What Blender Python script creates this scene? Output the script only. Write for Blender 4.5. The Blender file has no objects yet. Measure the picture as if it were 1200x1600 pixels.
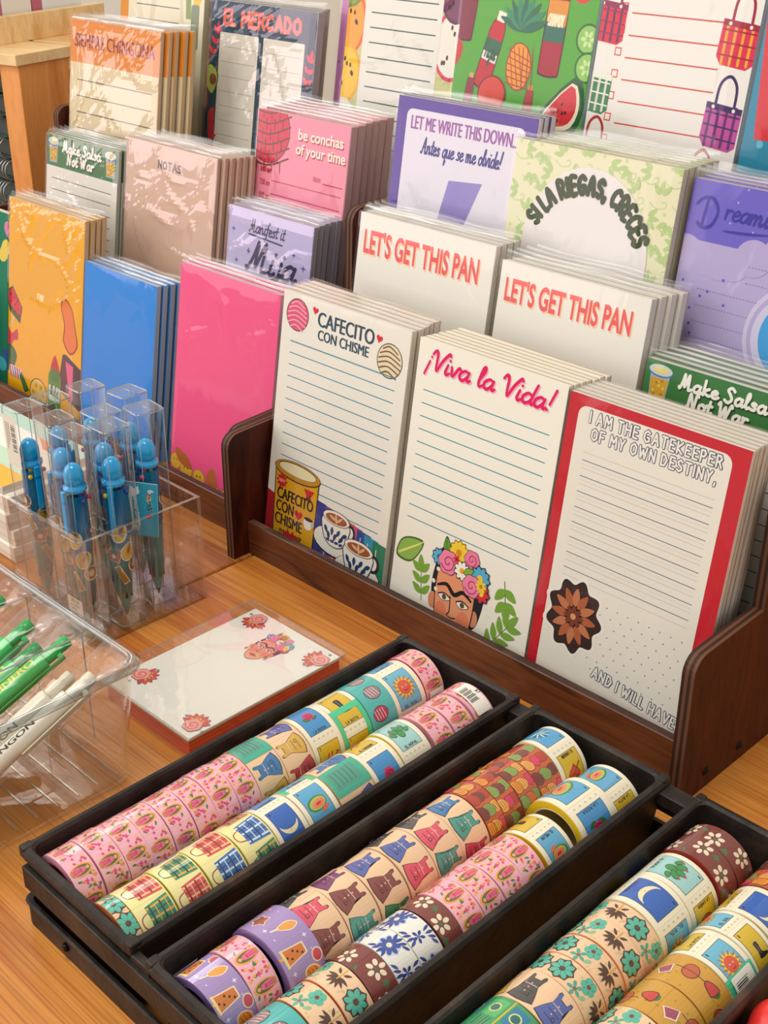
import bpy, math, random
from mathutils import Vector, Matrix
from math import sin, cos, tan, pi, radians as R

# ------------------------------------------------------------------ camera, light, exposure
SC = bpy.context.scene
COL = SC.collection
U = 0.5                       # layout numbers are multiples of half a metre
LEAN = 9.0                    # degrees the note pads lean back

cam = bpy.data.cameras.new('camera')
cam.sensor_fit = 'VERTICAL'; cam.sensor_height = 36.0
cam.lens = 2050 / 1600 * 36.0
cam.clip_start = 0.01
cam_ob = bpy.data.objects.new('camera', cam); COL.objects.link(cam_ob)
cam_ob.location = (0, 0, 1.0 * U)
cam_ob.rotation_euler = (R(90 - 27.45), 0, R(45))
SC.camera = cam_ob

SC.view_settings.view_transform = 'Standard'
SC.view_settings.look = 'None'
SC.view_settings.gamma = 1.0
SC.view_settings.use_curve_mapping = False
SC.view_settings.exposure = -0.08
SC.cycles.max_bounces = 10
SC.cycles.transparent_max_bounces = 48
SC.cycles.caustics_reflective = False
SC.cycles.caustics_refractive = False
SC.cycles.use_denoising = True

world = bpy.data.worlds.new('world'); SC.world = world
world.use_nodes = True
world.node_tree.nodes['Background'].inputs[0].default_value = (1.0, 0.955, 0.90, 1)
world.node_tree.nodes['Background'].inputs[1].default_value = 0.66

def area(name, loc, target, sx, sy, power, color):
    l = bpy.data.lights.new(name, 'AREA'); l.shape = 'RECTANGLE'
    l.size = sx; l.size_y = sy; l.energy = power; l.color = color
    o = bpy.data.objects.new(name, l); COL.objects.link(o)
    o.location = loc
    o.rotation_euler = (Vector(target) - Vector(loc)).to_track_quat('-Z', 'Y').to_euler()
    return o
TGT = (-0.55, 0.5, 0.1)
area('window_light', (-2.0, -0.70, 0.95), TGT, 1.5, 1.7, 23, (1.0, 0.965, 0.92))      # shop window, front left
area('ceiling_light', (-0.45, -0.10, 2.0), TGT, 0.9, 0.5, 19, (1.0, 0.95, 0.88))      # ceiling panel above the counter
area('side_window_light', (-2.3, 1.5, 1.5), (-1.0, 0.7, 0.2), 0.8, 0.9, 16, (1.0, 0.97, 0.93))  # window behind, at the left

# ------------------------------------------------------------------ materials
_M = {}
def lin(h):
    h = h.lstrip('#'); out = []
    for i in (0, 2, 4):
        c = int(h[i:i+2], 16) / 255
        out.append(c / 12.92 if c <= 0.04045 else ((c + 0.055) / 1.055) ** 2.4)
    return (*out, 1)
def newmat(name):
    m = bpy.data.materials.new(name); m.use_nodes = True
    nt = m.node_tree
    return m, nt, nt.nodes['Principled BSDF']
def P(h, kind='paper'):
    """plain printed / plastic colour"""
    k = (h, kind)
    if k in _M: return _M[k]
    m, nt, b = newmat(kind + '_' + h.strip('#'))
    b.inputs['Base Color'].default_value = lin(h)
    if kind == 'paper':
        b.inputs['Roughness'].default_value = 0.62; b.inputs['Specular IOR Level'].default_value = 0.25
    elif kind == 'tape':
        b.inputs['Roughness'].default_value = 0.45; b.inputs['Coat Weight'].default_value = 0.8; b.inputs['Coat Roughness'].default_value = 0.06
    elif kind == 'plastic':
        b.inputs['Roughness'].default_value = 0.3
    elif kind == 'metal':
        b.inputs['Metallic'].default_value = 0.9; b.inputs['Roughness'].default_value = 0.35
    _M[k] = m; return m
def pages(h):
    """edge of a block of paper: faint sheet lines"""
    k = (h, 'pages')
    if k in _M: return _M[k]
    m, nt, b = newmat('page_edges_' + h.strip('#'))
    tc = nt.nodes.new('ShaderNodeTexCoord'); mp = nt.nodes.new('ShaderNodeMapping')
    mp.inputs['Scale'].default_value = (3, 1600, 3)
    nz = nt.nodes.new('ShaderNodeTexNoise'); nz.inputs['Scale'].default_value = 1.0; nz.inputs['Detail'].default_value = 2
    rp = nt.nodes.new('ShaderNodeValToRGB'); c = lin(h)
    rp.color_ramp.elements[0].position = 0.3; rp.color_ramp.elements[0].color = (c[0]*.82, c[1]*.80, c[2]*.78, 1)
    rp.color_ramp.elements[1].position = 0.6; rp.color_ramp.elements[1].color = c
    L = nt.links.new
    L(tc.outputs['Object'], mp.inputs[0]); L(mp.outputs[0], nz.inputs[0]); L(nz.outputs[0], rp.inputs[0]); L(rp.outputs[0], b.inputs['Base Color'])
    b.inputs['Roughness'].default_value = 0.7
    _M[k] = m; return m
def clear(name, tint=(1, 1, 1), base=0.05, edge=0.8, rough=0.06, bump=0.0, bscale=30, stretch=(1, 1, 1), haze=0.0, power=3.0, iri=0.0, hcol=(0.9, 0.9, 0.9)):
    """thin clear plastic: see-through with a facing-dependent gloss"""
    if name in _M: return _M[name]
    m = bpy.data.materials.new(name); m.use_nodes = True; nt = m.node_tree
    for n in list(nt.nodes): nt.nodes.remove(n)
    N = nt.nodes.new; L = nt.links.new
    out = N('ShaderNodeOutputMaterial'); tr = N('ShaderNodeBsdfTransparent'); gl = N('ShaderNodeBsdfGlossy')
    tr.inputs[0].default_value = (*tint, 1); gl.inputs[0].default_value = (1, 1, 1, 1); gl.inputs['Roughness'].default_value = rough
    lw = N('ShaderNodeLayerWeight'); lw.inputs[0].default_value = 0.5
    pw = N('ShaderNodeMath'); pw.operation = 'POWER'; pw.inputs[1].default_value = power
    ml = N('ShaderNodeMath'); ml.operation = 'MULTIPLY_ADD'; ml.inputs[1].default_value = edge; ml.inputs[2].default_value = base; ml.use_clamp = True
    mx = N('ShaderNodeMixShader')
    L(lw.outputs['Facing'], pw.inputs[0]); L(pw.outputs[0], ml.inputs[0]); L(ml.outputs[0], mx.inputs[0])
    L(tr.outputs[0], mx.inputs[1]); L(gl.outputs[0], mx.inputs[2])
    last = mx
    if bump > 0:
        tc = N('ShaderNodeTexCoord'); mp = N('ShaderNodeMapping'); mp.inputs['Scale'].default_value = stretch
        mp.inputs['Rotation'].default_value = (0, R(28), 0)
        nz = N('ShaderNodeTexNoise'); nz.inputs['Scale'].default_value = bscale; nz.inputs['Detail'].default_value = 2.5; nz.inputs['Distortion'].default_value = 1.2
        bp = N('ShaderNodeBump'); bp.inputs['Strength'].default_value = bump; bp.inputs['Distance'].default_value = 0.01
        L(tc.outputs['Object'], mp.inputs[0]); L(mp.outputs[0], nz.inputs[0]); L(nz.outputs[0], bp.inputs['Height'])
        L(bp.outputs[0], gl.inputs['Normal'])
        if iri > 0:   # film's faint rainbow sheen, painted into the gloss colour as noise hues
            hs = N('ShaderNodeCombineColor'); hs.mode = 'HSV'; hs.inputs[1].default_value = iri; hs.inputs[2].default_value = 1.0
            n2 = N('ShaderNodeMath'); n2.operation = 'MULTIPLY'; n2.inputs[1].default_value = 3.0
            L(nz.outputs[0], n2.inputs[0]); L(n2.outputs[0], hs.inputs[0]); L(hs.outputs[0], gl.inputs[0])
    if haze > 0:
        df = N('ShaderNodeBsdfDiffuse'); df.inputs[0].default_value = (*hcol, 1)
        m2 = N('ShaderNodeMixShader'); m2.inputs[0].default_value = haze
        L(mx.outputs[0], m2.inputs[1]); L(df.outputs[0], m2.inputs[2]); last = m2
    L(last.outputs[0], out.inputs[0])
    _M[name] = m; return m
def wood(name, c1, c2, c3, scale=(1, 1, 1), rot=0.0, rough=0.45, ring=4.0, coat=0.15, fine=1.0, spec=0.45, pore=0.8):
    m, nt, b = newmat(name); N = nt.nodes.new; L = nt.links.new
    tc = N('ShaderNodeTexCoord'); mp = N('ShaderNodeMapping'); mp.inputs['Scale'].default_value = scale; mp.inputs['Rotation'].default_value = (0, 0, rot)
    n1 = N('ShaderNodeTexNoise'); n1.inputs['Scale'].default_value = ring; n1.inputs['Detail'].default_value = 3; n1.inputs['Distortion'].default_value = 0.25
    w = N('ShaderNodeMath'); w.operation = 'MULTIPLY'; w.inputs[1].default_value = 9.0
    fr = N('ShaderNodeMath'); fr.operation = 'PINGPONG'; fr.inputs[1].default_value = 1.0
    rp = N('ShaderNodeValToRGB'); e = rp.color_ramp.elements
    e[0].color = lin(c1); e[1].color = lin(c2); x = e.new(0.55); x.color = lin(c3)
    mp2 = N('ShaderNodeMapping'); mp2.inputs['Scale'].default_value = (0.35, 1.6, 1); L(mp.outputs[0], mp2.inputs[0])
    n2 = N('ShaderNodeTexNoise'); n2.inputs['Scale'].default_value = 34 * fine; n2.inputs['Detail'].default_value = 3
    r2 = N('ShaderNodeValToRGB'); r2.color_ramp.elements[0].position = 0.38; r2.color_ramp.elements[0].color = (0.66, 0.58, 0.50, 1); r2.color_ramp.elements[1].position = 0.52
    mx = N('ShaderNodeMix'); mx.data_type = 'RGBA'; mx.blend_type = 'MULTIPLY'; mx.inputs[0].default_value = pore
    L(tc.outputs['Object'], mp.inputs[0]); L(mp.outputs[0], n1.inputs[0]); L(mp2.outputs[0], n2.inputs[0])
    L(n1.outputs[0], w.inputs[0]); L(w.outputs[0], fr.inputs[0]); L(fr.outputs[0], rp.inputs[0]); L(n2.outputs[0], r2.inputs[0])
    L(rp.outputs[0], mx.inputs[6]); L(r2.outputs[0], mx.inputs[7]); L(mx.outputs[2], b.inputs['Base Color'])
    b.inputs['Specular IOR Level'].default_value = spec
    b.inputs['Roughness'].default_value = rough; b.inputs['Coat Weight'].default_value = coat; b.inputs['Coat Roughness'].default_value = 0.25
    bp = N('ShaderNodeBump'); bp.inputs['Strength'].default_value = 0.12; bp.inputs['Distance'].default_value = 0.002
    L(n2.outputs[0], bp.inputs['Height']); L(bp.outputs[0], b.inputs['Normal'])
    _M[name] = m; return m
def rusty():
    m, nt, b = newmat('dark_baked_steel'); N = nt.nodes.new; L = nt.links.new
    tc = N('ShaderNodeTexCoord')
    n1 = N('ShaderNodeTexNoise'); n1.inputs['Scale'].default_value = 22; n1.inputs['Detail'].default_value = 8; n1.inputs['Roughness'].default_value = 0.65
    rp = N('ShaderNodeValToRGB'); e = rp.color_ramp.elements
    e[0].position = 0.34; e[0].color = lin('#1d1917'); e[1].position = 0.72; e[1].color = lin('#5d4636')
    x = e.new(0.5); x.color = lin('#322b27'); x = e.new(0.6); x.color = lin('#3f362f')
    n2 = N('ShaderNodeTexNoise'); n2.inputs['Scale'].default_value = 160; n2.inputs['Detail'].default_value = 5
    bp = N('ShaderNodeBump'); bp.inputs['Strength'].default_value = 0.35; bp.inputs['Distance'].default_value = 0.002
    L(tc.outputs['Object'], n1.inputs[0]); L(tc.outputs['Object'], n2.inputs[0]); L(n1.outputs[0], rp.inputs[0]); L(rp.outputs[0], b.inputs['Base Color'])
    L(n2.outputs[0], bp.inputs['Height']); L(bp.outputs[0], b.inputs['Normal'])
    b.inputs['Roughness'].default_value = 0.5; b.inputs['Metallic'].default_value = 0.35
    return m

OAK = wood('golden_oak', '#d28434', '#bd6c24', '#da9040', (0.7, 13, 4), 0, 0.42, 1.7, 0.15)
OAK2 = wood('dull_brown_oak', '#b5702f', '#98551f', '#bd7a38', (1.0, 9, 4), 0, 0.42, 2.2, 0.2)  # the second table's own duller, browner oak
WALNUT = wood('walnut_board', '#62331d', '#432116', '#754426', (1.6, 10, 10), 0, 0.42, 3.0, 0.25)
PANEL = wood('walnut_panel', '#47180d', '#300f08', '#531f10', (6, 5, 1.4), 0, 0.5, 3.0, 0.03, 1, .22)
PLYEDGE = wood('plywood_edge', '#4a3024', '#6d4a35', '#3a251c', (1, 1, 1), 0, 0.6, 6.0, 0.0, 3)
PINE = wood('clear_pine', '#e09143', '#d07c30', '#e89e55', (9, 9, 1.2), 0, 0.5, 1.2, 0.1, 1, .4, .25)
PINE_SUNLIT = wood('sunlit_pine', '#edc890', '#dfae70', '#f2d4a0', (1.4, 9, 3), 0.3, 0.5, 1.4, 0.1, 1, .4, .3)  # same pine made paler: sunlight on the crate top put into the colour
STEEL = rusty()
SLEEVE_X = clear('crumpled_cellophane', base=0.075, edge=0.6, rough=0.05, bump=0.06, bscale=22, stretch=(1.6, 1, 0.8), haze=0.0, power=3.0, iri=0.22)
SLEEVE = clear('cellophane', base=0.026, edge=0.5, rough=0.08, bump=0.12, bscale=14, stretch=(1.6, 1, 0.8), haze=0.0, power=3.4, iri=0.18)
FLAP = clear('cellophane_fold', base=0.07, edge=0.35, rough=0.16, power=3, haze=0.05)
ACRYL = clear('clear_acrylic', tint=(0.985, 0.98, 0.97), base=0.02, edge=0.8, rough=0.03, power=3.6)
ACRYL_EDGE = clear('acrylic_cut_edge', tint=(0.90, 0.76, 0.66), base=0.12, edge=0.4, rough=0.2, power=2, haze=0.14, hcol=(.9, .74, .64))
BINP = clear('bin_plastic', tint=(0.965, 0.955, 0.94), base=0.025, edge=0.75, rough=0.03, power=3.4)
CASEP = clear('pen_case_plastic', tint=(0.985, 0.99, 0.99), base=0.018, edge=0.7, rough=0.04, power=2.8)
CASE_EDGE = clear('pen_case_moulded_edge', tint=(0.66, 0.72, 0.75), base=0.16, edge=0.4, rough=0.1, power=2, haze=0.16, hcol=(.55, .66, .72))
TEAL = clear('teal_barrel_plastic', tint=(0.50, 0.88, 0.96), base=0.05, edge=0.5, rough=0.1, power=2.4, haze=0.42, hcol=(0.0, 0.24, 0.52))
def teal_dome():
    m, nt, b = newmat('bright_teal_plastic'); b.inputs['Base Color'].default_value = lin('#0aa6e4'); b.inputs['Roughness'].default_value = 0.12
    b.inputs['Coat Weight'].default_value = 0.5; b.inputs['Subsurface Weight'].default_value = 0.15; b.inputs['Subsurface Radius'].default_value = (.002, .004, .006); return m
DOME = teal_dome()

# ------------------------------------------------------------------ mesh builder
class MB:
    def __init__(s): s.v = []; s.f = []; s.m = []; s.mats = []; s.sm = []
    def mi(s, mat):
        if mat not in s.mats: s.mats.append(mat)
        return s.mats.index(mat)
    def face(s, pts, mat, smooth=False):
        n = len(s.v); s.v += [tuple(p) for p in pts]; s.f.append(tuple(range(n, n + len(pts)))); s.m.append(s.mi(mat)); s.sm.append(smooth)
    def mesh(s, vs, fs, mat, smooth=False):
        n = len(s.v); s.v += [tuple(p) for p in vs]
        for f in fs: s.f.append(tuple(i + n for i in f)); s.m.append(s.mi(mat)); s.sm.append(smooth)
    def box(s, a, b, mat, mats=None):
        x0, y0, z0 = a; x1, y1, z1 = b
        vs = [(x0,y0,z0),(x1,y0,z0),(x1,y1,z0),(x0,y1,z0),(x0,y0,z1),(x1,y0,z1),(x1,y1,z1),(x0,y1,z1)]
        fs = [(0,3,2,1),(4,5,6,7),(0,1,5,4),(1,2,6,5),(2,3,7,6),(3,0,4,7)]   # bottom top front right back left
        s.mesh(vs, fs, mat)
        if mats:
            for i, m in mats.items(): s.m[len(s.m) - 6 + i] = s.mi(m)
    def rings(s, rs, mat, cap0=True, cap1=True, smooth=True, closed=False):
        """loft through equal-length closed rings"""
        n = len(rs[0]); base = len(s.v)
        for r in rs: s.v += [tuple(p) for p in r]
        k = s.mi(mat); m = len(rs)
        for i in range(m if closed else m - 1):
            a = base + i * n; b = base + ((i + 1) % m) * n
            for j in range(n):
                j2 = (j + 1) % n
                s.f.append((a + j, a + j2, b + j2, b + j)); s.m.append(k); s.sm.append(smooth)
        if cap0 and not closed: s.f.append(tuple(base + j for j in reversed(range(n)))); s.m.append(k); s.sm.append(False)
        if cap1 and not closed: s.f.append(tuple(base + (m - 1) * n + j for j in range(n))); s.m.append(k); s.sm.append(False)
    def lathe(s, prof, mat, n=24, axis='z', c=(0, 0, 0), cap0=True, cap1=True, smooth=True):
        rs = []
        for r, h in prof:
            ring = []
            for i in range(n):
                a = 2 * pi * i / n
                p = (r * cos(a), r * sin(a), h)
                if axis == 'y': p = (r * cos(a), h, -r * sin(a))
                if axis == 'x': p = (h, r * cos(a), r * sin(a))
                ring.append((p[0] + c[0], p[1] + c[1], p[2] + c[2]))
            rs.append(ring)
        s.rings(rs, mat, cap0, cap1, smooth)
    def tube(s, pts, r, mat, n=8, smooth=True):
        pts = [Vector(p) for p in pts]; rs = []; up = None
        for i, p in enumerate(pts):
            d = (pts[min(i + 1, len(pts) - 1)] - pts[max(i - 1, 0)]).normalized()
            if up is None: up = d.orthogonal().normalized()
            up = (up - d * up.dot(d)).normalized(); w = d.cross(up)
            rs.append([p + (up * cos(2*pi*j/n) + w * sin(2*pi*j/n)) * r for j in range(n)])
        s.rings(rs, mat, True, True, smooth)
    def build(s, name, parent=None, loc=(0, 0, 0), bevel=0.0, seg=2, rot=None):
        me = bpy.data.meshes.new(name)
        me.from_pydata([(x * U, y * U, z * U) for x, y, z in s.v], [], s.f)
        for m in s.mats: me.materials.append(m)
        me.polygons.foreach_set('material_index', s.m)
        me.polygons.foreach_set('use_smooth', s.sm)
        me.update()
        o = bpy.data.objects.new(name, me); COL.objects.link(o)
        o.location = Vector(loc) * U
        if rot: o.rotation_euler = rot
        if parent is not None: o.parent = parent
        if bevel > 0:
            b = o.modifiers.new('bevel', 'BEVEL'); b.width = bevel * U; b.segments = seg; b.limit_method = 'ANGLE'; b.angle_limit = R(40)
        return o
def tag(o, label=None, cat=None, group=None, kind=None):
    if label: o['label'] = label
    if cat: o['category'] = cat
    if group: o['group'] = group
    if kind: o['kind'] = kind
    return o
def thing(name, loc, label, cat, group=None, rot=(0, 0, 0)):
    o = bpy.data.objects.new(name, None); COL.objects.link(o)
    o.empty_display_size = 0.02
    o.location = Vector(loc) * U; o.rotation_euler = rot
    return tag(o, label, cat, group)
def copy_tree(o, parent=None):
    c = o.copy(); COL.objects.link(c)
    if parent is not None: c.parent = parent
    for ch in list(o.children): copy_tree(ch, c)
    return c
def rrect(x0, y0, x1, y1, r, n=4):
    pts = []
    for cx, cy, a0 in ((x1 - r, y1 - r, 0), (x0 + r, y1 - r, 90), (x0 + r, y0 + r, 180), (x1 - r, y0 + r, 270)):
        for i in range(n + 1):
            a = R(a0 + 90 * i / n); pts.append((cx + r * cos(a), cy + r * sin(a)))
    return pts
ORD = ['front', 'second', 'third', 'fourth', 'fifth', 'sixth', 'seventh', 'eighth', 'ninth', 'tenth', 'eleventh', 'twelfth', 'thirteenth', 'fourteenth', 'fifteenth', 'sixteenth']
# ------------------------------------------------------------------ printed artwork as thin layered faces
# drawing frame: s runs to the right, t runs down, in pad widths (or layout units on tape)
LS = 0.00007      # thickness of one ink layer
def ell(cx, cy, rx, ry, n=20, rot=0):
    c, s = cos(R(rot)), sin(R(rot)); o = []
    for i in range(n):
        a = 2 * pi * i / n; x, y = rx * cos(a), ry * sin(a); o.append((cx + x * c - y * s, cy + x * s + y * c))
    return o
def smooth(p, n=6, closed=False):
    if len(p) < 3: return list(p)
    q = []; m = len(p); rng = range(m) if closed else range(m - 1)
    for i in rng:
        if closed: a, b, c, d = p[(i-1) % m], p[i], p[(i+1) % m], p[(i+2) % m]
        else: a, b, c, d = p[max(i-1, 0)], p[i], p[i+1], p[min(i+2, m-1)]
        for k in range(n):
            t = k / n; t2 = t*t; t3 = t2*t
            q.append(tuple(0.5 * (2*b[j] + (c[j]-a[j])*t + (2*a[j]-5*b[j]+4*c[j]-d[j])*t2 + (3*b[j]-a[j]-3*c[j]+d[j])*t3) for j in (0, 1)))
    if not closed: q.append(tuple(p[-1]))
    return q
def clip_half(p, ax, lim, keep_less):
    o = []; n = len(p)
    for i in range(n):
        a, b = p[i], p[(i+1) % n]
        ia = (a[ax] <= lim) if keep_less else (a[ax] >= lim); ib = (b[ax] <= lim) if keep_less else (b[ax] >= lim)
        if ia: o.append(a)
        if ia != ib:
            k = (lim - a[ax]) / (b[ax] - a[ax]); q = [a[0] + (b[0]-a[0])*k, a[1] + (b[1]-a[1])*k]; q[ax] = lim; o.append(tuple(q))
    return o
_FT = {}
def font_tris(txt, off=0.0):
    k = (txt, round(off, 4))
    if k in _FT: return _FT[k]
    c = bpy.data.curves.new('lettering', 'FONT'); c.body = txt; c.size = 1; c.offset = off; c.resolution_u = 4
    o = bpy.data.objects.new('lettering', c); COL.objects.link(o)
    dg = bpy.context.evaluated_depsgraph_get(); ev = o.evaluated_get(dg); me = ev.to_mesh()
    vs = [(v.co.x, v.co.y) for v in me.vertices]; fs = [tuple(p.vertices) for p in me.polygons]
    ev.to_mesh_clear(); bpy.data.objects.remove(o); bpy.data.curves.remove(c)
    _FT[k] = (vs, fs); return _FT[k]
# single-stroke hand lettering: capitals on a 0..1 body, lower case with x-height 1 (scaled)
UP = {
'A': (.7, [[(0,0),(.35,1),(.7,0)],[(.13,.36),(.57,.36)]]), 'B': (.6, [[(0,0),(0,1),(.35,1),(.48,.78),(.35,.55),(0,.52)],[(.35,.55),(.57,.28),(.38,0),(0,0)]]),
'C': (.62, [[(.6,.85),(.35,1),(.05,.75),(.02,.3),(.3,0),(.6,.14)]]), 'D': (.65, [[(0,0),(0,1),(.35,.95),(.63,.55),(.4,.06),(0,0)]]),
'E': (.5, [[(.5,1),(0,1),(0,0),(.5,0)],[(0,.52),(.42,.52)]]), 'F': (.5, [[(.5,1),(0,1),(0,0)],[(0,.52),(.42,.52)]]),
'G': (.68, [[(.62,.85),(.35,1),(.04,.75),(.02,.3),(.3,0),(.62,.12),(.64,.42),(.38,.42)]]), 'H': (.6, [[(0,0),(0,1)],[(.6,0),(.6,1)],[(0,.5),(.6,.5)]]),
'I': (.06, [[(.03,0),(.03,1)]]), 'J': (.45, [[(.42,1),(.42,.2),(.2,0),(0,.18)]]), 'K': (.6, [[(0,0),(0,1)],[(.55,1),(0,.45),(.6,0)]]), 'L': (.46, [[(0,1),(0,0),(.46,0)]]),
'M': (.8, [[(0,0),(.08,1),(.4,.4),(.72,1),(.8,0)]]), 'N': (.62, [[(0,0),(0,1),(.6,0),(.6,1)]]),
'O': (.7, [[(.35,1),(.05,.78),(.03,.25),(.35,0),(.66,.25),(.65,.78),(.35,1)]]), 'P': (.55, [[(0,0),(0,1),(.35,1),(.53,.75),(.35,.47),(0,.45)]]),
'R': (.6, [[(0,0),(0,1),(.35,1),(.52,.75),(.35,.5),(0,.47)],[(.28,.48),(.6,0)]]), 'S': (.55, [[(.52,.85),(.28,1),(.04,.8),(.12,.58),(.45,.42),(.52,.18),(.28,0),(0,.13)]]),
'T': (.6, [[(0,1),(.6,1)],[(.3,1),(.3,0)]]), 'U': (.6, [[(0,1),(.02,.25),(.3,0),(.58,.25),(.6,1)]]), 'V': (.64, [[(0,1),(.32,0),(.64,1)]]),
'W': (.9, [[(0,1),(.2,0),(.45,.75),(.7,0),(.9,1)]]), 'X': (.6, [[(0,0),(.6,1)],[(0,1),(.6,0)]]), 'Y': (.6, [[(0,1),(.3,.5),(.6,1)],[(.3,.5),(.26,0)]]), 'Z': (.55, [[(0,1),(.55,1),(0,0),(.55,0)]]),
',': (.1, [[(.08,.1),(.02,-.15)]]), '.': (.08, [[(.03,.02),(.05,.03)]]), '$': (.5, [[(.48,.82),(.25,.95),(.04,.75),(.45,.4),(.46,.15),(.25,.02),(0,.15)],[(.25,1.1),(.25,-.1)]]), '0': (.5, [[(.25,1),(.03,.7),(.03,.3),(.25,0),(.47,.3),(.47,.7),(.25,1)]]), '1': (.3, [[(0,.8),(.2,1),(.2,0)]]), '2': (.5, [[(0,.8),(.25,1),(.47,.75),(.02,0),(.5,0)]]), '6': (.5, [[(.42,.95),(.1,.6),(.03,.25),(.25,0),(.47,.25),(.25,.5),(.05,.3)]]), '-': (.4, [[(0,.45),(.35,.45)]]), '7': (.5, [[(0,1),(.5,1),(.2,0)]]), '8': (.5, [[(.25,.52),(.05,.75),(.25,1),(.45,.75),(.25,.52),(.02,.25),(.25,0),(.48,.25),(.25,.52)]])}
LO = {
'a': (.95, [[(.75,.85),(.45,1),(.1,.6),(.15,.1),(.45,.02),(.72,.5),(.8,.95),(.74,.3),(.85,.03),(1.02,.2)]]), 'c': (.8, [[(.7,.85),(.45,1),(.1,.6),(.2,.08),(.5,0),(.85,.25)]]),
'd': (.95, [[(.75,.8),(.45,1),(.1,.6),(.15,.1),(.45,.02),(.75,.5),(.95,2.0),(.76,.4),(.86,.03),(1.02,.2)]]), 'e': (.8, [[(.1,.45),(.5,.55),(.68,.8),(.45,1),(.12,.65),(.2,.1),(.5,0),(.85,.25)]]),
'f': (.6, [[(.75,1.85),(.55,2),(.35,1.5),(.25,0),(.15,-.7),(-.1,-.9)],[(-.05,1),(.65,1.05)]]), 'h': (.9, [[(.2,2),(.1,0)],[(.12,.4),(.4,.95),(.62,.8),(.6,.15),(.75,0),(.95,.2)]]),
'i': (.45, [[(.2,1),(.12,.25),(.25,0),(.48,.2)],[(.27,1.45),(.30,1.5)]]), 'j': (.5, [[(.35,1),(.3,-.4),(.05,-.9),(-.25,-.7),(.1,-.2),(.55,.2)],[(.4,1.45),(.43,1.5)]]),
'k': (.85, [[(.2,2),(.1,0)],[(.7,1),(.15,.5),(.55,.1),(.85,.1)]]), 'l': (.5, [[(.1,.5),(.42,1.5),(.38,2),(.22,1.7),(.15,.4),(.28,0),(.52,.2)]]),
'm': (1.4, [[(.05,1),(.1,0)],[(.12,.5),(.38,1),(.55,.75),(.52,0)],[(.54,.5),(.85,1),(1.02,.75),(.98,.2),(1.12,0),(1.4,.25)]]), 'n': (.95, [[(.05,1),(.1,0)],[(.12,.5),(.42,1),(.62,.75),(.6,.2),(.72,0),(.98,.25)]]),
'o': (.85, [[(.45,1),(.12,.7),(.15,.15),(.45,0),(.75,.35),(.68,.85),(.45,1),(.6,.8),(.95,.85)]]), 'q': (.9, [[(.75,.85),(.45,1),(.1,.6),(.15,.1),(.45,.02),(.75,.6),(.78,.95),(.68,-.9),(.9,-.4)]]),
'r': (.7, [[(.08,1),(.12,0)],[(.13,.45),(.35,.95),(.65,.9)]]), 's': (.7, [[(.6,.85),(.38,1),(.2,.75),(.55,.4),(.45,.05),(.08,.08)]]), 't': (.55, [[(.35,1.7),(.2,.25),(.35,0),(.58,.2)],[(0,1.05),(.6,1.12)]]),
'u': (.95, [[(.1,1),(.1,.25),(.3,0),(.6,.3),(.72,1),(.68,.25),(.8,0),(1.0,.2)]]), 'v': (.8, [[(.08,.95),(.32,.03),(.68,1),(.9,.9)]]), '!': (.5, [[(.45,2.1),(.25,.6)],[(.15,.05),(.18,.08)]]), '\xa1': (.5, [[(.1,-.6),(.3,.8)],[(.36,1.25),(.38,1.28)]]),
'g': (.9, [[(.75,.85),(.45,1),(.1,.6),(.15,.1),(.45,.02),(.75,.6),(.78,.95),(.68,-.5),(.4,-.95),(.1,-.7)]]), 'y': (.9, [[(.1,1),(.15,.2),(.4,.1),(.7,.9),(.6,-.5),(.35,-.95),(.05,-.7)]]), 'x': (.8, [[(.1,1),(.75,0)],[(.75,1),(.05,0)]]), '-': (.5, [[(.05,.5),(.45,.5)]]),
'V': (1.15, [[(-.1,1.6),(.1,2),(.3,1.7),(.5,.03),(.85,1.2),(1.25,2.05),(1.4,1.9)]]), 'M': (1.5, [[(0,.15),(.1,0),(.35,1.0),(.5,2),(.6,.3),(1.0,2),(1.05,.2),(1.2,0),(1.45,.2)]]),
'S': (1.0, [[(.95,1.7),(.6,2.05),(.25,1.65),(.55,1.1),(.75,.5),(.4,0),(0,.25)]]), 'N': (1.2, [[(0,.1),(.12,.1),(.3,2),(.75,.05),(1.0,2),(1.2,1.85)]]), 'W': (1.6, [[(0,1.75),(.2,2),(.35,.05),(.8,1.6),(.9,.05),(1.4,2),(1.55,1.8)]]),
'A': (1.3, [[(-.05,.15),(.2,.1),(.75,2),(.9,.2),(1.1,0),(1.25,.2)],[(.3,.75),(.95,.8)]]), 'D': (1.5, [[(.55,1.8),(.4,.05)],[(-.1,1.5),(.3,1.95),(.9,1.95),(1.3,1.2),(1.0,.2),(.4,0),(.1,.25)]]), 'H': (1, [[(0,0),(.1,2)],[(.8,0),(.9,2)],[(0,1),(.9,1)]]), 'T': (1, [[(0,2),(1.1,2)],[(.55,2),(.45,0)]])}
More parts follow.
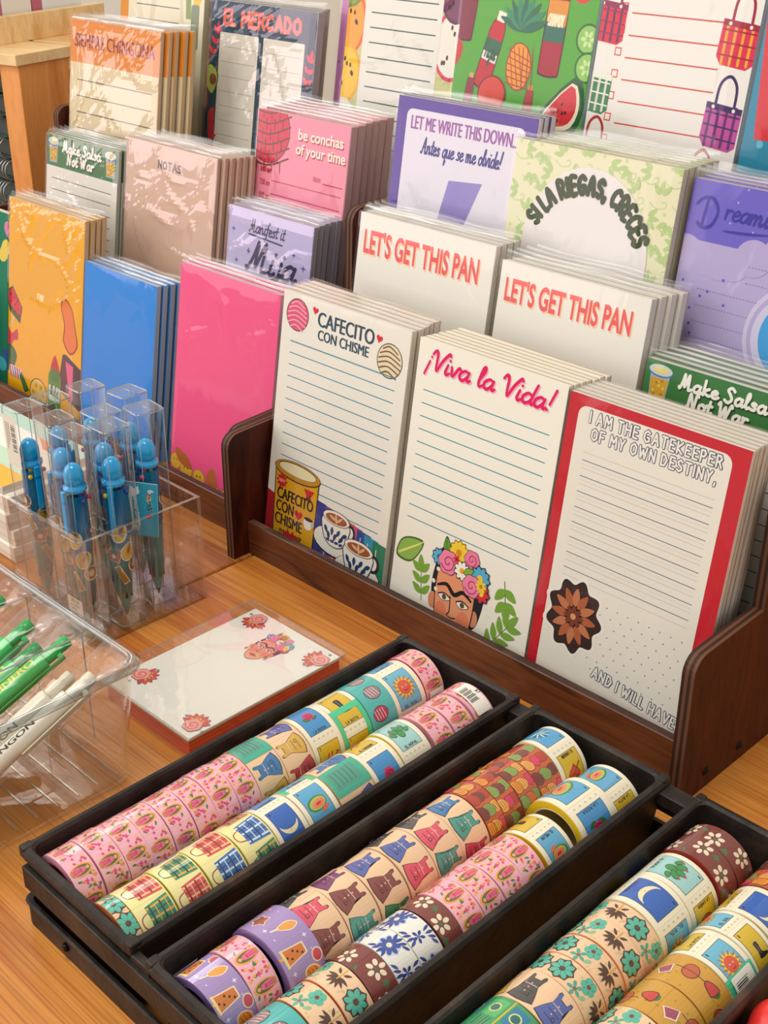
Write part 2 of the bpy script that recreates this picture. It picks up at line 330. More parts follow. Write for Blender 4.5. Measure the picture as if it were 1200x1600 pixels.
class Art:
    def __init__(s, clip=None): s.p = []; s.bb = []; s.clip = clip; s.off = None
    def _add(s, faces, mat, bbox, ramp=False):
        lay = 1; ax0, ay0, ax1, ay1 = bbox
        for (x0, y0, x1, y1), l in zip(s.bb, s.p):
            if x0 < ax1 and x1 > ax0 and y0 < ay1 and y1 > ay0 and l[2] + 1 > lay: lay = l[2] + 1
        s.p.append((faces, mat, lay, ramp)); s.bb.append(bbox)
    def faces(s, fl, col, ramp=False):
        o = []
        for f in fl:
            if s.off: f = [(p[0] + s.off[0], p[1] + s.off[1]) for p in f]
            if s.clip:
                x0, y0, x1, y1 = s.clip
                if min(p[0] for p in f) < x0: f = clip_half(f, 0, x0, False)
                if f and max(p[0] for p in f) > x1: f = clip_half(f, 0, x1, True)
                if f and min(p[1] for p in f) < y0: f = clip_half(f, 1, y0, False)
                if f and max(p[1] for p in f) > y1: f = clip_half(f, 1, y1, True)
            if len(f) > 2: o.append(f)
        if not o: return
        xs = [p[0] for f in o for p in f]; ys = [p[1] for f in o for p in f]
        s._add(o, col, (min(xs), min(ys), max(xs), max(ys)), ramp)
    def poly(s, pts, col, sm=0):
        if sm: pts = smooth(pts, sm, True)
        s.faces([list(pts)], col)
    def rect(s, x0, y0, x1, y1, col, r=0): s.poly(rrect(x0, y0, x1, y1, r, 5) if r else [(x0,y0),(x1,y0),(x1,y1),(x0,y1)], col)
    def ell(s, cx, cy, rx, ry, col, rot=0, n=20): s.poly(ell(cx, cy, rx, ry, n, rot), col)
    def stroke_faces(s, pts, w, taper=0.0):
        p = [Vector(q) for q in pts]; n = len(p)
        if n < 2: return []
        for i in range(1, n - 1):      # sharp corners become two rounded strokes
            if (p[i] - p[i-1]).length > 1e-9 and (p[i+1] - p[i]).length > 1e-9 and (p[i] - p[i-1]).normalized().dot((p[i+1] - p[i]).normalized()) < .45:
                return s.stroke_faces(pts[:i+1], w, taper) + s.stroke_faces(pts[i:], w, taper)
        lf = []; rt = []
        for i in range(n):
            d1 = (p[i] - p[i-1]).normalized() if i else (p[1] - p[0]).normalized()
            d2 = (p[i+1] - p[i]).normalized() if i < n - 1 else d1
            nn = Vector((-d1.y - d2.y, d1.x + d2.x))
            if nn.length < 0.3: nn = Vector((-d2.y, d2.x))
            nn.normalize(); k = max(0.5, nn.dot(Vector((-d2.y, d2.x)))); ww = w / 2 / k
            if taper: ww *= 1 - taper * abs(2 * i / (n - 1) - 1) ** 2
            lf.append(p[i] + nn * ww); rt.append(p[i] - nn * ww)
        fs = [[tuple(lf[i]), tuple(lf[i+1]), tuple(rt[i+1]), tuple(rt[i])] for i in range(n - 1)]
        for (a, b, e, sg) in ((lf[0], rt[0], (p[0] - p[1]).normalized(), 1), (rt[-1], lf[-1], (p[-1] - p[-2]).normalized(), 1)):
            c = (a + b) / 2; r = a - c; cap = [tuple(a)]
            for k in range(1, 6):
                t = pi * k / 6; cap.append(tuple(c + r * cos(t) + e * r.length * sin(t)))
            cap.append(tuple(b)); fs.append(cap)
        return fs
    def line(s, pts, w, col, sm=0, taper=0.0):
        if sm: pts = smooth(pts, sm)
        s.faces(s.stroke_faces(pts, w, taper), col, True)
    def hline(s, x0, x1, y, w, col): s.rect(x0, y - w/2, x1, y + w/2, col)
    def font(s, txt, cx, cy, h, col, sx=1.0, off=0.0, rot=0, shear=0, align='c', fit=None, shadow=None, bold=0.0):
        """block lettering: cap height h, centred on cx, baseline cy; fit = total width"""
        if shadow: s.font(txt, cx + shadow[1], cy + shadow[2], h, shadow[0], sx, off, rot, shear, align, fit)
        if bold:
            for k in (-1, 0, 1): s.font(txt, cx + k*bold, cy - abs(k)*bold*.3, h, col, sx, 0.0, rot, shear, align, fit)
            return
        vs, fs = font_tris(txt, off)
        x0 = min(v[0] for v in vs); x1 = max(v[0] for v in vs); k = h / 0.70; kx = k * sx
        if fit: kx = fit / (x1 - x0)
        mid = {'c': (x0 + x1) / 2, 'l': x0, 'r': x1}[align]; c, sn = cos(R(rot)), sin(R(rot))
        pts = []
        for x, y in vs:
            X = (x - mid) * kx + y * k * shear; Y = -y * k; pts.append((cx + X * c - Y * sn, cy + X * sn + Y * c))
        s.faces([[pts[i] for i in f] for f in fs], col)
    def hand(s, txt, cx, cy, h, w, col, font=UP, fit=None, gap=0.22, rot=0, shear=0.0, outline=None, sm=0, shadow=None, align='c', taper=0.0, arc=None):
        """single-stroke lettering; arc=(radius, centre angle in degrees) bends the line"""
        if shadow: s.hand(txt, cx + shadow[1], cy + shadow[2], h, w, shadow[0], font, fit, gap, rot, shear, None, sm, None, align, taper, arc)
        strokes = []; x = 0
        for ch in txt:
            if ch == ' ': x += .45 if font is UP else .6; continue
            g = font.get(ch) or UP.get(ch.upper())
            for st in g[1]:
                if sm and len(st) > 2: st = smooth(st, sm)
                strokes.append([(px + x + py * shear, py) for px, py in st])
            x += g[0] + gap
        tot = x - gap; kx = (fit / tot) if fit else h; c, sn = cos(R(rot)), sin(R(rot)); mid = {'c': tot / 2, 'l': 0, 'r': tot}[align]
        allf = []; out = []
        for st in strokes:
            q = []
            for px, py in st:
                X = (px - mid) * kx; Y = -py * h
                if arc:
                    a = R(arc[1]) + X / arc[0]; rr = arc[0] - Y; q.append((cx + rr * sin(a), cy - rr * cos(a)))
                else: q.append((cx + X * c - Y * sn, cy + X * sn + Y * c))
            allf.append(s.stroke_faces(q, w, taper)); out.append(s.stroke_faces(q, w + outline[1], taper) if outline else None)
        if outline:
            for i, f in enumerate(out): s.faces(f, outline[0], True)
        if outline:
            s.faces([g for f in allf for g in f], col, True)
        else:
            for f in allf: s.faces(f, col, True)
    # --- motifs
    def flower(s, cx, cy, r, col, mid, n=8, core=0.28, out=None, rot=0, pw=0.42):
        if out:
            s.poly([(cx + (r*1.12 if k % 2 == 0 else r*.92) * cos(pi*k/n + R(rot)), cy + (r*1.12 if k % 2 == 0 else r*.92) * sin(pi*k/n + R(rot))) for k in range(2*n)], out)
        fl = []
        for k in range(n):
            a = 360 * k / n + rot; fl.append(ell(cx + r*.6*cos(R(a)), cy + r*.6*sin(R(a)), r*.38, r*pw*.55, 10, a))
        s.faces(fl, col); s.ell(cx, cy, r*core, r*core, mid, n=12)
    def rose(s, cx, cy, r, c1, c2, out=None):
        if out: s.poly([(cx + r*(1.06 + .06*cos(6*a))*cos(a), cy + r*(1.06 + .06*cos(6*a))*sin(a)) for a in [2*pi*k/30 for k in range(30)]], out)
        s.poly([(cx + r*(1 + .06*cos(6*a))*cos(a), cy + r*(1 + .06*cos(6*a))*sin(a)) for a in [2*pi*k/30 for k in range(30)]], c1)
        s.line([(cx + r*(.1 + .07*k)*cos(k*.9), cy + r*(.1 + .07*k)*sin(k*.9)) for k in range(11)], r*.11, c2, 3)
    def leaf(s, cx, cy, l, w, col, rot=0, vein=None, out=None):
        c, sn = cos(R(rot)), sin(R(rot))
        def shape(k):
            q = [(-l/2, 0), (-l*.2, -w*.48), (l*.15, -w*.42), (l/2, 0), (l*.15, w*.42), (-l*.2, w*.48)]
            return [(cx + (x*c - y*sn)*k, cy + (x*sn + y*c)*k) for x, y in smooth(q, 4, True)]
        if out: s.poly([(cx + (x - cx)*1.12, cy + (y - cy)*1.18) for x, y in shape(1)], out)
        s.poly(shape(1), col)
        if vein: s.line([(cx - l*.45*c, cy - l*.45*sn), (cx + l*.4*c, cy + l*.4*sn)], w*.06, vein)
    def spray(s, x0, y0, x1, y1, n, l, w, col, stem, vein=None):
        dx, dy = x1 - x0, y1 - y0; a = math.degrees(math.atan2(dy, dx)); s.line([(x0, y0), (x1, y1)], w*.12, stem)
        for k in range(n):
            f = (k + .6) / n; x, y = x0 + dx*f, y0 + dy*f
            for sg in (-1, 1):
                b = a + sg * 48; s.leaf(x + l*.52*cos(R(b)), y + l*.52*sin(R(b)), l, w, col, b, vein, stem if vein else None)
        s.leaf(x1 + l*.4*cos(R(a)), y1 + l*.4*sin(R(a)), l, w, col, a, vein)
    def heart(s, cx, cy, r, col, rot=0):
        q = []
        for k in range(24):
            a = 2*pi*k/24; x = 16*sin(a)**3; y = -(13*cos(a) - 5*cos(2*a) - 2*cos(3*a) - cos(4*a)); x, y = x*r/16, y*r/16
            q.append((cx + x*cos(R(rot)) - y*sin(R(rot)), cy + x*sin(R(rot)) + y*cos(R(rot))))
        s.poly(q, col)
    def star(s, cx, cy, r, col, n=8, k=.55, rot=0): s.poly([(cx + (r if i % 2 == 0 else r*k)*cos(pi*i/n + R(rot)), cy + (r if i % 2 == 0 else r*k)*sin(pi*i/n + R(rot))) for i in range(2*n)], col)
    # --- output
    def flat(s, mb, w, h, off, kind='paper', org=None):
        """onto a front face: x from -w/2, z from h down, y towards the viewer; s,t scaled by w"""
        for faces, col, lay, ramp in s.p:
            m = P(col, kind) if isinstance(col, str) else col
            for i, f in enumerate(faces):
                d = off + LS * (lay + (0.5 * i / len(faces) if ramp else 0))
                q = [(p[0]*w - w/2, -d, h - p[1]*w) for p in f]
                a = sum(q[j][0]*q[(j+1) % len(q)][2] - q[(j+1) % len(q)][0]*q[j][2] for j in range(len(q)))
                mb.face(q if a > 0 else q[::-1], m)
    def wrap(s, mb, r, y0, kind='tape', nseg=60, a0=0.0):
        """round a roll whose axis is y: s along the axis, t round the circumference (0 = crest, down towards +x)"""
        da = 2 * pi / nseg; ds = da * r
        for faces, col, lay, ramp in s.p:
            m = P(col, kind) if isinstance(col, str) else col
            for i, f in enumerate(faces):
                rr = r + LS * (lay + (0.5 * i / len(faces) if ramp else 0))
                k0 = math.floor(min(p[1] for p in f) / ds + 1e-6); k1 = math.ceil(max(p[1] for p in f) / ds - 1e-6)
                for k in range(k0, k1):
                    g = f
                    if min(p[1] for p in g) < k*ds: g = clip_half(g, 1, k*ds, False)
                    if g and max(p[1] for p in g) > (k+1)*ds: g = clip_half(g, 1, (k+1)*ds, True)
                    if len(g) < 3: continue
                    # stay on the flat facet of the roll
                    A, B = k*da, (k+1)*da; q = []
                    for p in g:
                        u = (p[1] - k*ds) / ds
                        x = sin(A) + (sin(B) - sin(A))*u; z = cos(A) + (cos(B) - cos(A))*u
                        q.append((rr*x, y0 + p[0], rr*z))
                    a = sum(g[j][0]*g[(j+1) % len(g)][1] - g[(j+1) % len(g)][0]*g[j][1] for j in range(len(g)))
                    mb.face(q if a > 0 else q[::-1], m)
# ------------------------------------------------------------------ note pad artwork (s right, t down, both in pad widths)
INK = '#2b2a33'
def art_base(H, col): a = Art((0, 0, 1, H)); a.rect(0, 0, 1, H, col); return a
def concha(a, cx, cy, r, c1, c2, out=INK):
    a.ell(cx, cy, r*1.06, r*1.06, out, n=24); a.ell(cx, cy, r, r, c1, n=24)
    for k in range(6):
        y = -.75 + .3*k
        a.line([(cx - r*.9*math.sqrt(max(0, 1 - y*y)), cy + r*(y + .12)), (cx - .1*r, cy + r*(y - .1)), (cx + r*.9*math.sqrt(max(0, 1 - y*y)), cy + r*(y + .2))], r*.09, c2, 4)
def cup(a, cx, cy, w, h):
    a.ell(cx, cy + h*.75, w*.85, h*.45, INK); a.ell(cx, cy + h*.73, w*.82, h*.42, '#f2ede0')
    a.ell(cx + w*.56, cy + h*.25, w*.2, h*.26, INK); a.ell(cx + w*.56, cy + h*.25, w*.12, h*.17, '#f2ede0')
    a.poly([(cx - w*.52, cy), (cx + w*.52, cy), (cx + w*.42, cy + h*.7), (cx, cy + h*.9), (cx - w*.42, cy + h*.7)], INK, 3)
    a.poly([(cx - w*.49, cy), (cx + w*.49, cy), (cx + w*.39, cy + h*.68), (cx, cy + h*.87), (cx - w*.39, cy + h*.68)], '#f4efe2', 3)
    for k in range(7): a.leaf(cx - w*.36 + w*.12*k, cy + h*(.42 + .16*(k % 2)), h*.26, h*.12, '#26406e', 60 + 15*k)
    for k in range(4): a.leaf(cx - w*.25 + w*.17*k, cy + h*.72, h*.18, h*.09, '#26406e', 20 - 14*k)
    a.ell(cx, cy, w*.54, h*.22, INK); a.ell(cx, cy, w*.51, h*.2, '#f4efe2'); a.ell(cx, cy + h*.02, w*.42, h*.15, '#a5582e')
    for k in range(3): a.leaf(cx - w*.12 + w*.12*k, cy + h*.02, w*.3, h*.08, '#e5b98a', 20 + 60*k)
def art_caf(H):
    a = art_base(H, '#f0ebdd')
    concha(a, .125, .12, .088, '#e2567c', '#f7a9bb'); concha(a, .865, .195, .09, '#ead9b4', '#7c5a35')
    a.heart(.268, .062, .024, '#d8232f', 10); a.heart(.775, .095, .024, '#d8232f', 10)
    a.font('CAFECITO', .515, .142, .082, '#28475a', fit=.44, bold=.0035); a.font('CON CHISME', .505, .218, .058, '#28475a', fit=.40, bold=.003)
    for k in range(14): a.hline(.085 if k < 11 else .40, .925, .275 + .0685*k, .0055, '#3d8aa8')
    a.poly([(0, 1.2), (.10, 1.22), (.10, H), (0, H)], '#b9252c')
    for k in range(5): a.line([(.01 + .02*k, 1.24), (.015*k, H)], .004, '#7d1a20')
    for k, (x, c) in enumerate(((.40, '#3d3f8f'), (.50, '#6b4fa0'), (.57, '#d8632f'), (.64, '#e0b02c'), (.70, '#d24f86'), (.77, '#27508f'), (.83, '#2f8fb5'), (.90, '#23805c'))):
        a.poly([(x, 1.13 + .02*k*.6), (x + .11, 1.14 + .02*k*.6), (x + .11, H), (x, H)], c)
        a.line([(x + .03, 1.17 + .013*k), (x + .02, H)], .006, '#dfe3e0')
    # the coffee tin
    a.poly([(.055, 1.05), (.435, 1.05), (.425, H), (.075, H)], INK); a.poly([(.063, 1.05), (.427, 1.05), (.417, H), (.083, H)], '#e2a71c')
    a.ell(.245, 1.03, .20, .062, INK); a.ell(.245, 1.027, .194, .057, '#c98d25'); a.ell(.245, 1.018, .165, .04, INK); a.ell(.245, 1.02, .16, .036, '#efe3b5')
    a.star(.12, 1.115, .052, '#cf2128', 10, .62); a.font('NEW', .12, 1.125, .022, '#f0d9a0', fit=.055)
    a.poly([(.31, 1.10), (.40, 1.10), (.355, 1.17)], '#cf2128'); a.poly([(.325, 1.165), (.355, 1.115), (.385, 1.165)], '#8a2a2a'); a.poly([(.335, 1.10), (.375, 1.10), (.355, 1.145)], '#cf2128')
    a.font('CAFECITO', .245, 1.225, .068, '#1f2024', fit=.31, bold=.003); a.font('CON', .165, 1.305, .068, '#1f2024', fit=.15, bold=.003); a.heart(.285, 1.28, .034, '#cf2128')
    a.font('CHISME', .205, 1.385, .068, '#1f2024', fit=.235, bold=.003)
    a.poly([(.335, 1.275), (.41, 1.275), (.395, 1.335), (.345, 1.335)], '#f4efe2', 2); a.ell(.372, 1.277, .038, .012, '#3a2a20'); a.ell(.408, 1.30, .014, .016, '#cfc7b5')
    a.hand('Fresh Gossip', .23, 1.44, .026, .006, INK, LO, fit=.19, sm=3)
    a.star(.23, 1.50, .11, '#cf2128', 14, .72)
    cup(a, .60, 1.19, .21, .20); cup(a, .80, 1.30, .22, .21)
    return a
def face(a, cx, cy, k, flat=False):
    """woman with dark hair and a crown of flowers"""
    skin = '#e8996f'
    a.poly([(cx - .165*k, cy - .10*k), (cx - .11*k, cy - .25*k), (cx + .08*k, cy - .27*k), (cx + .20*k, cy - .14*k), (cx + .20*k, cy + .06*k), (cx + .13*k, cy + .18*k), (cx - .12*k, cy + .16*k), (cx - .17*k, cy + .05*k)], '#23222a', 5)
    for sg in (-1, 1): a.ell(cx + sg*.155*k, cy + .10*k, .03*k, .05*k, '#d98a63')
    a.poly([(cx - .145*k, cy), (cx - .12*k, cy - .14*k), (cx, cy - .20*k), (cx + .13*k, cy - .12*k), (cx + .15*k, cy + .02*k), (cx + .13*k, cy + .2*k), (cx + .05*k, cy + .31*k), (cx - .04*k, cy + .32*k), (cx - .12*k, cy + .22*k)], INK, 5)
    a.poly([(cx - .138*k, cy), (cx - .114*k, cy - .134*k), (cx, cy - .193*k), (cx + .124*k, cy - .114*k), (cx + .143*k, cy + .02*k), (cx + .124*k, cy + .195*k), (cx + .047*k, cy + .302*k), (cx - .04*k, cy + .312*k), (cx - .114*k, cy + .215*k)], skin, 5)
    for sg in (-1, 1): a.ell(cx + sg*.085*k, cy + .14*k, .045*k, .055*k, '#e2825f')
    a.line([(cx - .125*k, cy - .005*k), (cx - .06*k, cy - .03*k), (cx, cy + .012*k), (cx + .06*k, cy - .025*k), (cx + .125*k, cy + .005*k)], .026*k, '#1d1b20', 4, .5)
    for sg in (-1, 1):
        x = cx + sg*.068*k; a.leaf(x, cy + .05*k, .085*k, .042*k, '#f3e6d6', 0, None, INK); a.ell(x, cy + .05*k, .016*k, .017*k, '#5d4a2e'); a.line([(x - .045*k, cy + .043*k), (x, cy + .027*k), (x + .045*k, cy + .043*k)], .008*k, INK, 3)
    a.line([(cx - .025*k, cy + .03*k), (cx - .018*k, cy + .12*k), (cx - .035*k, cy + .145*k), (cx, cy + .155*k), (cx + .03*k, cy + .145*k)], .006*k, INK, 3)
    a.leaf(cx, cy + .225*k, .11*k, .05*k, '#c22a34', 0); a.line([(cx - .055*k, cy + .225*k), (cx + .055*k, cy + .225*k)], .006*k, '#7d1820')
def crown(a, cx, cy, k):
    for q in range(6): a.ell(cx + (-.24 + .03*(q % 3))*k, cy + (.02 + .05*q)*k, .016*k, .016*k, '#e9ead0'); a.ell(cx + (.25 + .02*(q % 3))*k, cy + (.04 + .05*q)*k, .017*k, .017*k, '#e9ead0')
    a.leaf(cx - .13*k, cy - .07*k, .12*k, .06*k, '#5f9a35', -100, '#35611f', INK)
    a.flower(cx - .02*k, cy - .06*k, .085*k, '#f2cf3a', '#d98a1e', 12, .3, '#8c6a18')
    a.rose(cx + .10*k, cy - .05*k, .065*k, '#ea7fa0', '#b23a68', INK)
    a.flower(cx - .19*k, cy + .03*k, .06*k, '#5cb3d6', '#2d6d98', 9, .3, INK); a.rose(cx - .10*k, cy + .04*k, .085*k, '#ee86a6', '#b23a68', INK)
    a.flower(cx + .19*k, cy + .05*k, .085*k, '#57aed4', '#f0c83c', 10, .3, INK); a.flower(cx + .03*k, cy + .055*k, .07*k, '#f6f1e2', '#e9a52c', 9, .3, INK)
    a.leaf(cx + .09*k, cy + .04*k, .09*k, .05*k, '#7fb03f', -30, None, INK); a.flower(cx - .03*k, cy - .01*k, .035*k, '#d6323c', '#8c1820', 6, .3)
    a.flower(cx + .22*k, cy + .15*k, .07*k, '#d9343e', '#f3d23c', 8, .3, INK); a.rose(cx + .13*k, cy + .13*k, .078*k, '#ee86a6', '#b23a68', INK); a.flower(cx + .21*k, cy + .10*k, .05*k, '#f2cf3a', '#c7821e', 8, .3)
def art_viv(H):
    a = art_base(H, '#f0ebdc')
    a.hand('\xa1Viva la Vida!', .485, .155, .054, .0185, '#dd1d60', LO, fit=.86, sm=5, gap=.02, shear=.14, shadow=('#f2a9bf', .008, .006), taper=.25)
    for k in range(11): a.hline(.065, .93, .275 + .0735*k, .0055, '#3e8f9f')
    a.leaf(.115, 1.19, .21, .12, '#8cb353', -35, '#dfe27a', '#49672b'); a.line([(.03, 1.24), (.21, 1.12)], .006, '#dfe27a')
    G, S = '#7aa63d', '#4d6a2c'
    a.spray(.245, 1.46, .215, 1.27, 3, .085, .042, G, S); a.spray(.80, 1.13, .83, 1.27, 2, .095, .052, G, S); a.spray(.73, 1.56, .87, 1.36, 4, .10, .042, G, S)
    face(a, .475, 1.325, .98); crown(a, .485, 1.135, .80)
    return a
def art_gat(H):
    a = art_base(H, '#c91f2b')
    a.rect(.062, .05, .915, H, '#efe9da', .05)
    a.hand('I AM THE GATEKEEPER', .50, .122, .054, .010, '#f3eee2', UP, fit=.73, gap=.4, outline=('#3d4766', .008))
    a.hand('OF MY OWN DESTINY,', .505, .203, .054, .010, '#f3eee2', UP, fit=.69, gap=.4, outline=('#3d4766', .008))
    for k in range(8): a.hline(.13, .865, .315 + .081*k, .004, '#5f6f80')
    for k in range(9): a.hline(.13, .865, .275 + .081*k, .0022, '#c3b7ad'); 
    for k in range(7): a.hline(.13, .865, .335 + .081*k, .0018, '#cfc7ba')
    for r in range(8):
        for c in range(9):
            x = .36 + .062*c + .03*(r % 2); y = 1.0 + .05*r
            if .12 < x < .88 and y < H - .05: a.ell(x, y, .0042, .0042, '#77808c', n=6)
    # plain scalloped patch in the printed picture's place
    q = [(.24 + (.155 + .017*cos(9*t))*cos(t), 1.12 + (.185 + .017*cos(9*t))*sin(t)) for t in [2*pi*k/90 for k in range(90)]]
    a.poly([(.24 + (x - .24)*1.13, 1.12 + (y - 1.12)*1.10) for x, y in q], '#f3eee2'); a.poly(q, '#3a2723')
    for k in range(12): a.leaf(.24 + .085*cos(R(30*k)), 1.12 + .105*sin(R(30*k)), .10, .045, ('#b4633f', '#c67a52')[k % 2], 30*k)
    a.flower(.24, 1.12, .06, '#7c3f2b', '#d8a070', 8)
    a.hand('AND I WILL HAVE', .655, 1.415, .056, .010, '#f3eee2', UP, fit=.50, gap=.34, rot=7, outline=('#3d4766', .008))
    return a
def art_pink(H):
    a = art_base(H, '#f4558a')
    for x, y, r in ((.06, H - .15, .06), (.18, H - .12, .07), (.32, H - .10, .07), (.47, H - .06, .075), (.62, H - .05, .07), (.78, H - .05, .075), (.93, H - .06, .08)): a.ell(x, y, r, r, '#a8702a'); a.ell(x, y, r*.92, r*.92, '#e5b23a'); a.ell(x - r*.3, y - r*.2, r*.09, r*.13, '#5c3a1c', n=8); a.ell(x + r*.2, y - r*.25, r*.09, r*.13, '#5c3a1c', n=8)
    a.poly([(.05, H - .25), (.18, H - .22), (.24, H - .14), (.1, H - .16)], '#b5642c', 4); a.poly([(.40, H - .15), (.47, H - .22), (.52, H - .1), (.44, H - .07)], '#c06a3a', 4)
    return a
def art_blue(H): return art_base(H, '#2488e2')
def art_yel(H):
    a = art_base(H, '#f6b106')
    a.line([(.03, .98), (.10, .86)], .02, '#d8c8a8'); a.poly([(-.04, .72), (.06, .66), (.20, .80), (.17, .93), (.02, .86)], '#1f5a30'); a.poly([(-.03, .72), (.065, .675), (.185, .80), (.165, .875), (.02, .81)], '#d92f3a')
    for k in range(9): a.ell(.03 + .05*(k % 3) + .012*(k // 3), .73 + .05*(k // 3) + .02*(k % 3), .006, .011, '#2a1518', 20, 8)
    a.line([(.86, .98), (.90, 1.08)], .013, '#d8c8a8'); a.poly([(.72, .66), (.78, .60), (.87, .66), (.92, .80), (.95, .92), (.86, 1.0), (.76, .92), (.77, .80)], '#8c3a18', 4); a.poly([(.733, .665), (.78, .613), (.862, .665), (.908, .80), (.936, .915), (.86, .985), (.775, .915), (.785, .80)], '#ec7a2c', 4)
    a.poly([(-.02, .98), (.05, 1.03), (.13, .98), (.14, 1.06), (.08, 1.08), (.04, 1.14), (-.02, 1.14)], '#c93142', 3); a.poly([(-.02, 1.14), (.07, 1.13), (.13, 1.2), (.06, 1.32), (-.02, 1.32)], '#2d6a3a', 3)
    a.poly([(.70, 1.30), (.76, 1.02), (.80, 1.01), (1.0, 1.08), (1.0, 1.40)], INK); a.poly([(.725, 1.28), (.775, 1.05), (.85, 1.07), (.86, 1.36)], '#4a2b2a'); a.poly([(.80, 1.06), (.90, 1.08), (.90, 1.35), (.86, 1.34)], '#ef5f8f')
    a.poly([(.60, 1.20), (.66, 1.05), (.73, 1.2)], '#c3262c', 3); a.rect(.575, 1.18, .745, 1.55, '#3f8f2d', .05); a.rect(.60, 1.16, .72, 1.26, '#2f7a2a', .03); a.rect(.585, 1.29, .735, 1.41, '#d8ead0', .02); a.hand('Mild', .66, 1.375, .045, .01, '#2b5a2b', LO, fit=.11, sm=3)
    a.ell(.44, 1.41, .125, .12, '#7c5a1c'); a.ell(.44, 1.41, .115, .11, '#f0c660')
    for k in range(6): a.ell(.44 + .07*cos(k*1.05), 1.41 + .065*sin(k*1.05), .02, .015, '#e0912c', 60*k, 8)
    a.rect(.02, 1.28, .20, 1.36, '#f2ece0', .02)
    for k in range(5): a.line([(.03 + .035*k, 1.29), (.05 + .035*k, 1.36)], .018, ('#c93142', '#d84fa0', '#3a6fb5')[k % 3])
    a.poly([(.2, 1.30), (.31, 1.42), (.25, 1.45), (.17, 1.34)], '#2d6a3a')
    return a
def art_pan(H):
    a = art_base(H, '#f0ebe0')
    a.font("LET'S GET THIS PAN", .475, .215, .125, '#ef6464', fit=.86, off=.030, shadow=('#f6cfa8', .009, .010))
    return a
def salsa_cup(a, cx, cy, k):
    a.poly([(cx - .062*k, cy - .03*k), (cx + .062*k, cy - .03*k), (cx + .05*k, cy + .125*k), (cx - .05*k, cy + .125*k)], '#9fb6cf', 0); a.poly([(cx - .055*k, cy + .01*k), (cx + .055*k, cy + .01*k), (cx + .045*k, cy + .115*k), (cx - .045*k, cy + .115*k)], '#d8a832')
    for q in range(8): a.ell(cx + .03*k*cos(q*2.4), cy + (.06 + .04*sin(q*1.7))*k, .009*k, .008*k, ('#f0d06a', '#b98522')[q % 2], n=8)
    a.ell(cx, cy - .03*k, .078*k, .034*k, '#4a78b5'); a.ell(cx, cy - .034*k, .072*k, .03*k, '#c9d6e0'); a.ell(cx, cy - .034*k, .055*k, .02*k, '#e6d889')
def art_sal(H):
    a = art_base(H, '#efe9dd'); a.rect(0, 0, 1, .245, '#3a7a3c')
    salsa_cup(a, .10, .085, 1.05); salsa_cup(a, .90, .085, 1.05)
    a.hand('Make Salsa', .50, .112, .040, .0175, '#fbf7ea', LO, fit=.54, sm=5, gap=.12, shadow=('#20402a', .006, .008)); a.hand('Not War', .49, .205, .040, .0175, '#fbf7ea', LO, fit=.38, sm=5, gap=.12, shadow=('#20402a', .006, .008))
    k = .34
    while k < H - .05: a.hline(.08, .92, k, .006, '#57625a'); k += .09
    return a
def art_mija(H):
    a = art_base(H, '#c5bde6')
    a.hand('Manifest it', .47, .165, .05, .0105, '#33345a', LO, fit=.42, sm=4, gap=.03, shear=.15)
    a.line([(.25, .185), (.66, .205)], .012, '#33345a')
    a.hand('Mija', .54, .46, .115, .030, '#33345a', LO, fit=.58, sm=5, gap=.0, shear=.18)
    a.line([(.16, .505), (.38, .535), (.52, .60), (.46, .66), (.40, .60), (.5, .55), (.66, .61), (.80, .665)], .026, '#33345a', 4); a.line([(.74, .585), (.86, .60)], .022, '#33345a')
    for x, y, r in ((.07, .18, .03), (.27, .32, .03), (.13, .42, .03), (.92, .33, .035), (.80, .25, .03), (.93, .62, .04), (.10, .55, .03), (.30, .68, .03)): a.star(x, y, r, '#5b55a5', 4, .28, 90)
    return a
def art_notas(H):
    a = art_base(H, '#deb9a2')
    a.hand('NOTAS', .5, .155, .05, .011, '#4c4a47', UP, fit=.25, gap=.28)
    return a
def art_wri(H):
    a = art_base(H, '#573f9b'); a.rect(.075, .06, .925, H, '#e3deea', .04)
    a.font('LET ME WRITE THIS DOWN...', .50, .165, .072, '#9a5da6', fit=.77, bold=.003)
    a.hand('Antes que se me olvide!', .50, .285, .042, .0105, '#3f3f86', LO, fit=.58, sm=4, gap=.04, shear=.12)
    a.poly([(.44, .40), (.68, .38), (.57, .66), (.38, .66)], '#9084c6'); a.poly([(.42, .66), (.58, .66), (.50, .86), (.34, .86)], '#7d70b8')
    return a
def art_si(H):
    a = art_base(H, '#e8e4bf'); random.seed(11); g, g2 = '#b9cf8c', '#c6d99c'
    for r in range(9):
        for c in range(8):
            x = .06 + .13*c + (.065 if r % 2 else 0); y = .04 + .105*r; an = 90*((r + c) % 4) + 20*(c % 3)
            for k in range(3): a.leaf(x + .045*cos(R(an + 40*k - 40)), y + .045*sin(R(an + 40*k - 40)), .062, .026, g, an + 40*k - 40)
            a.line([(x - .06, y + .03), (x - .02, y + .055), (x + .03, y + .045), (x + .03, y + .02), (x + .010, y + .025)], .006, g2, 4); a.ell(x - .03, y - .03, .008, .011, g2, an, 8)
    q = [(.12 + .385 - .385*cos(pi*k/28), .50 - .425*sin(pi*k/28)) for k in range(29)]
    a.poly([(.12, H)] + q + [(.89, H)], '#ebe5e2')
    a.hand('SI LA RIEGAS, CRECES', .505, .525, .082, .026, '#36481f', UP, fit=.76, gap=.36, arc=(.325, 0), sm=3)
    return a
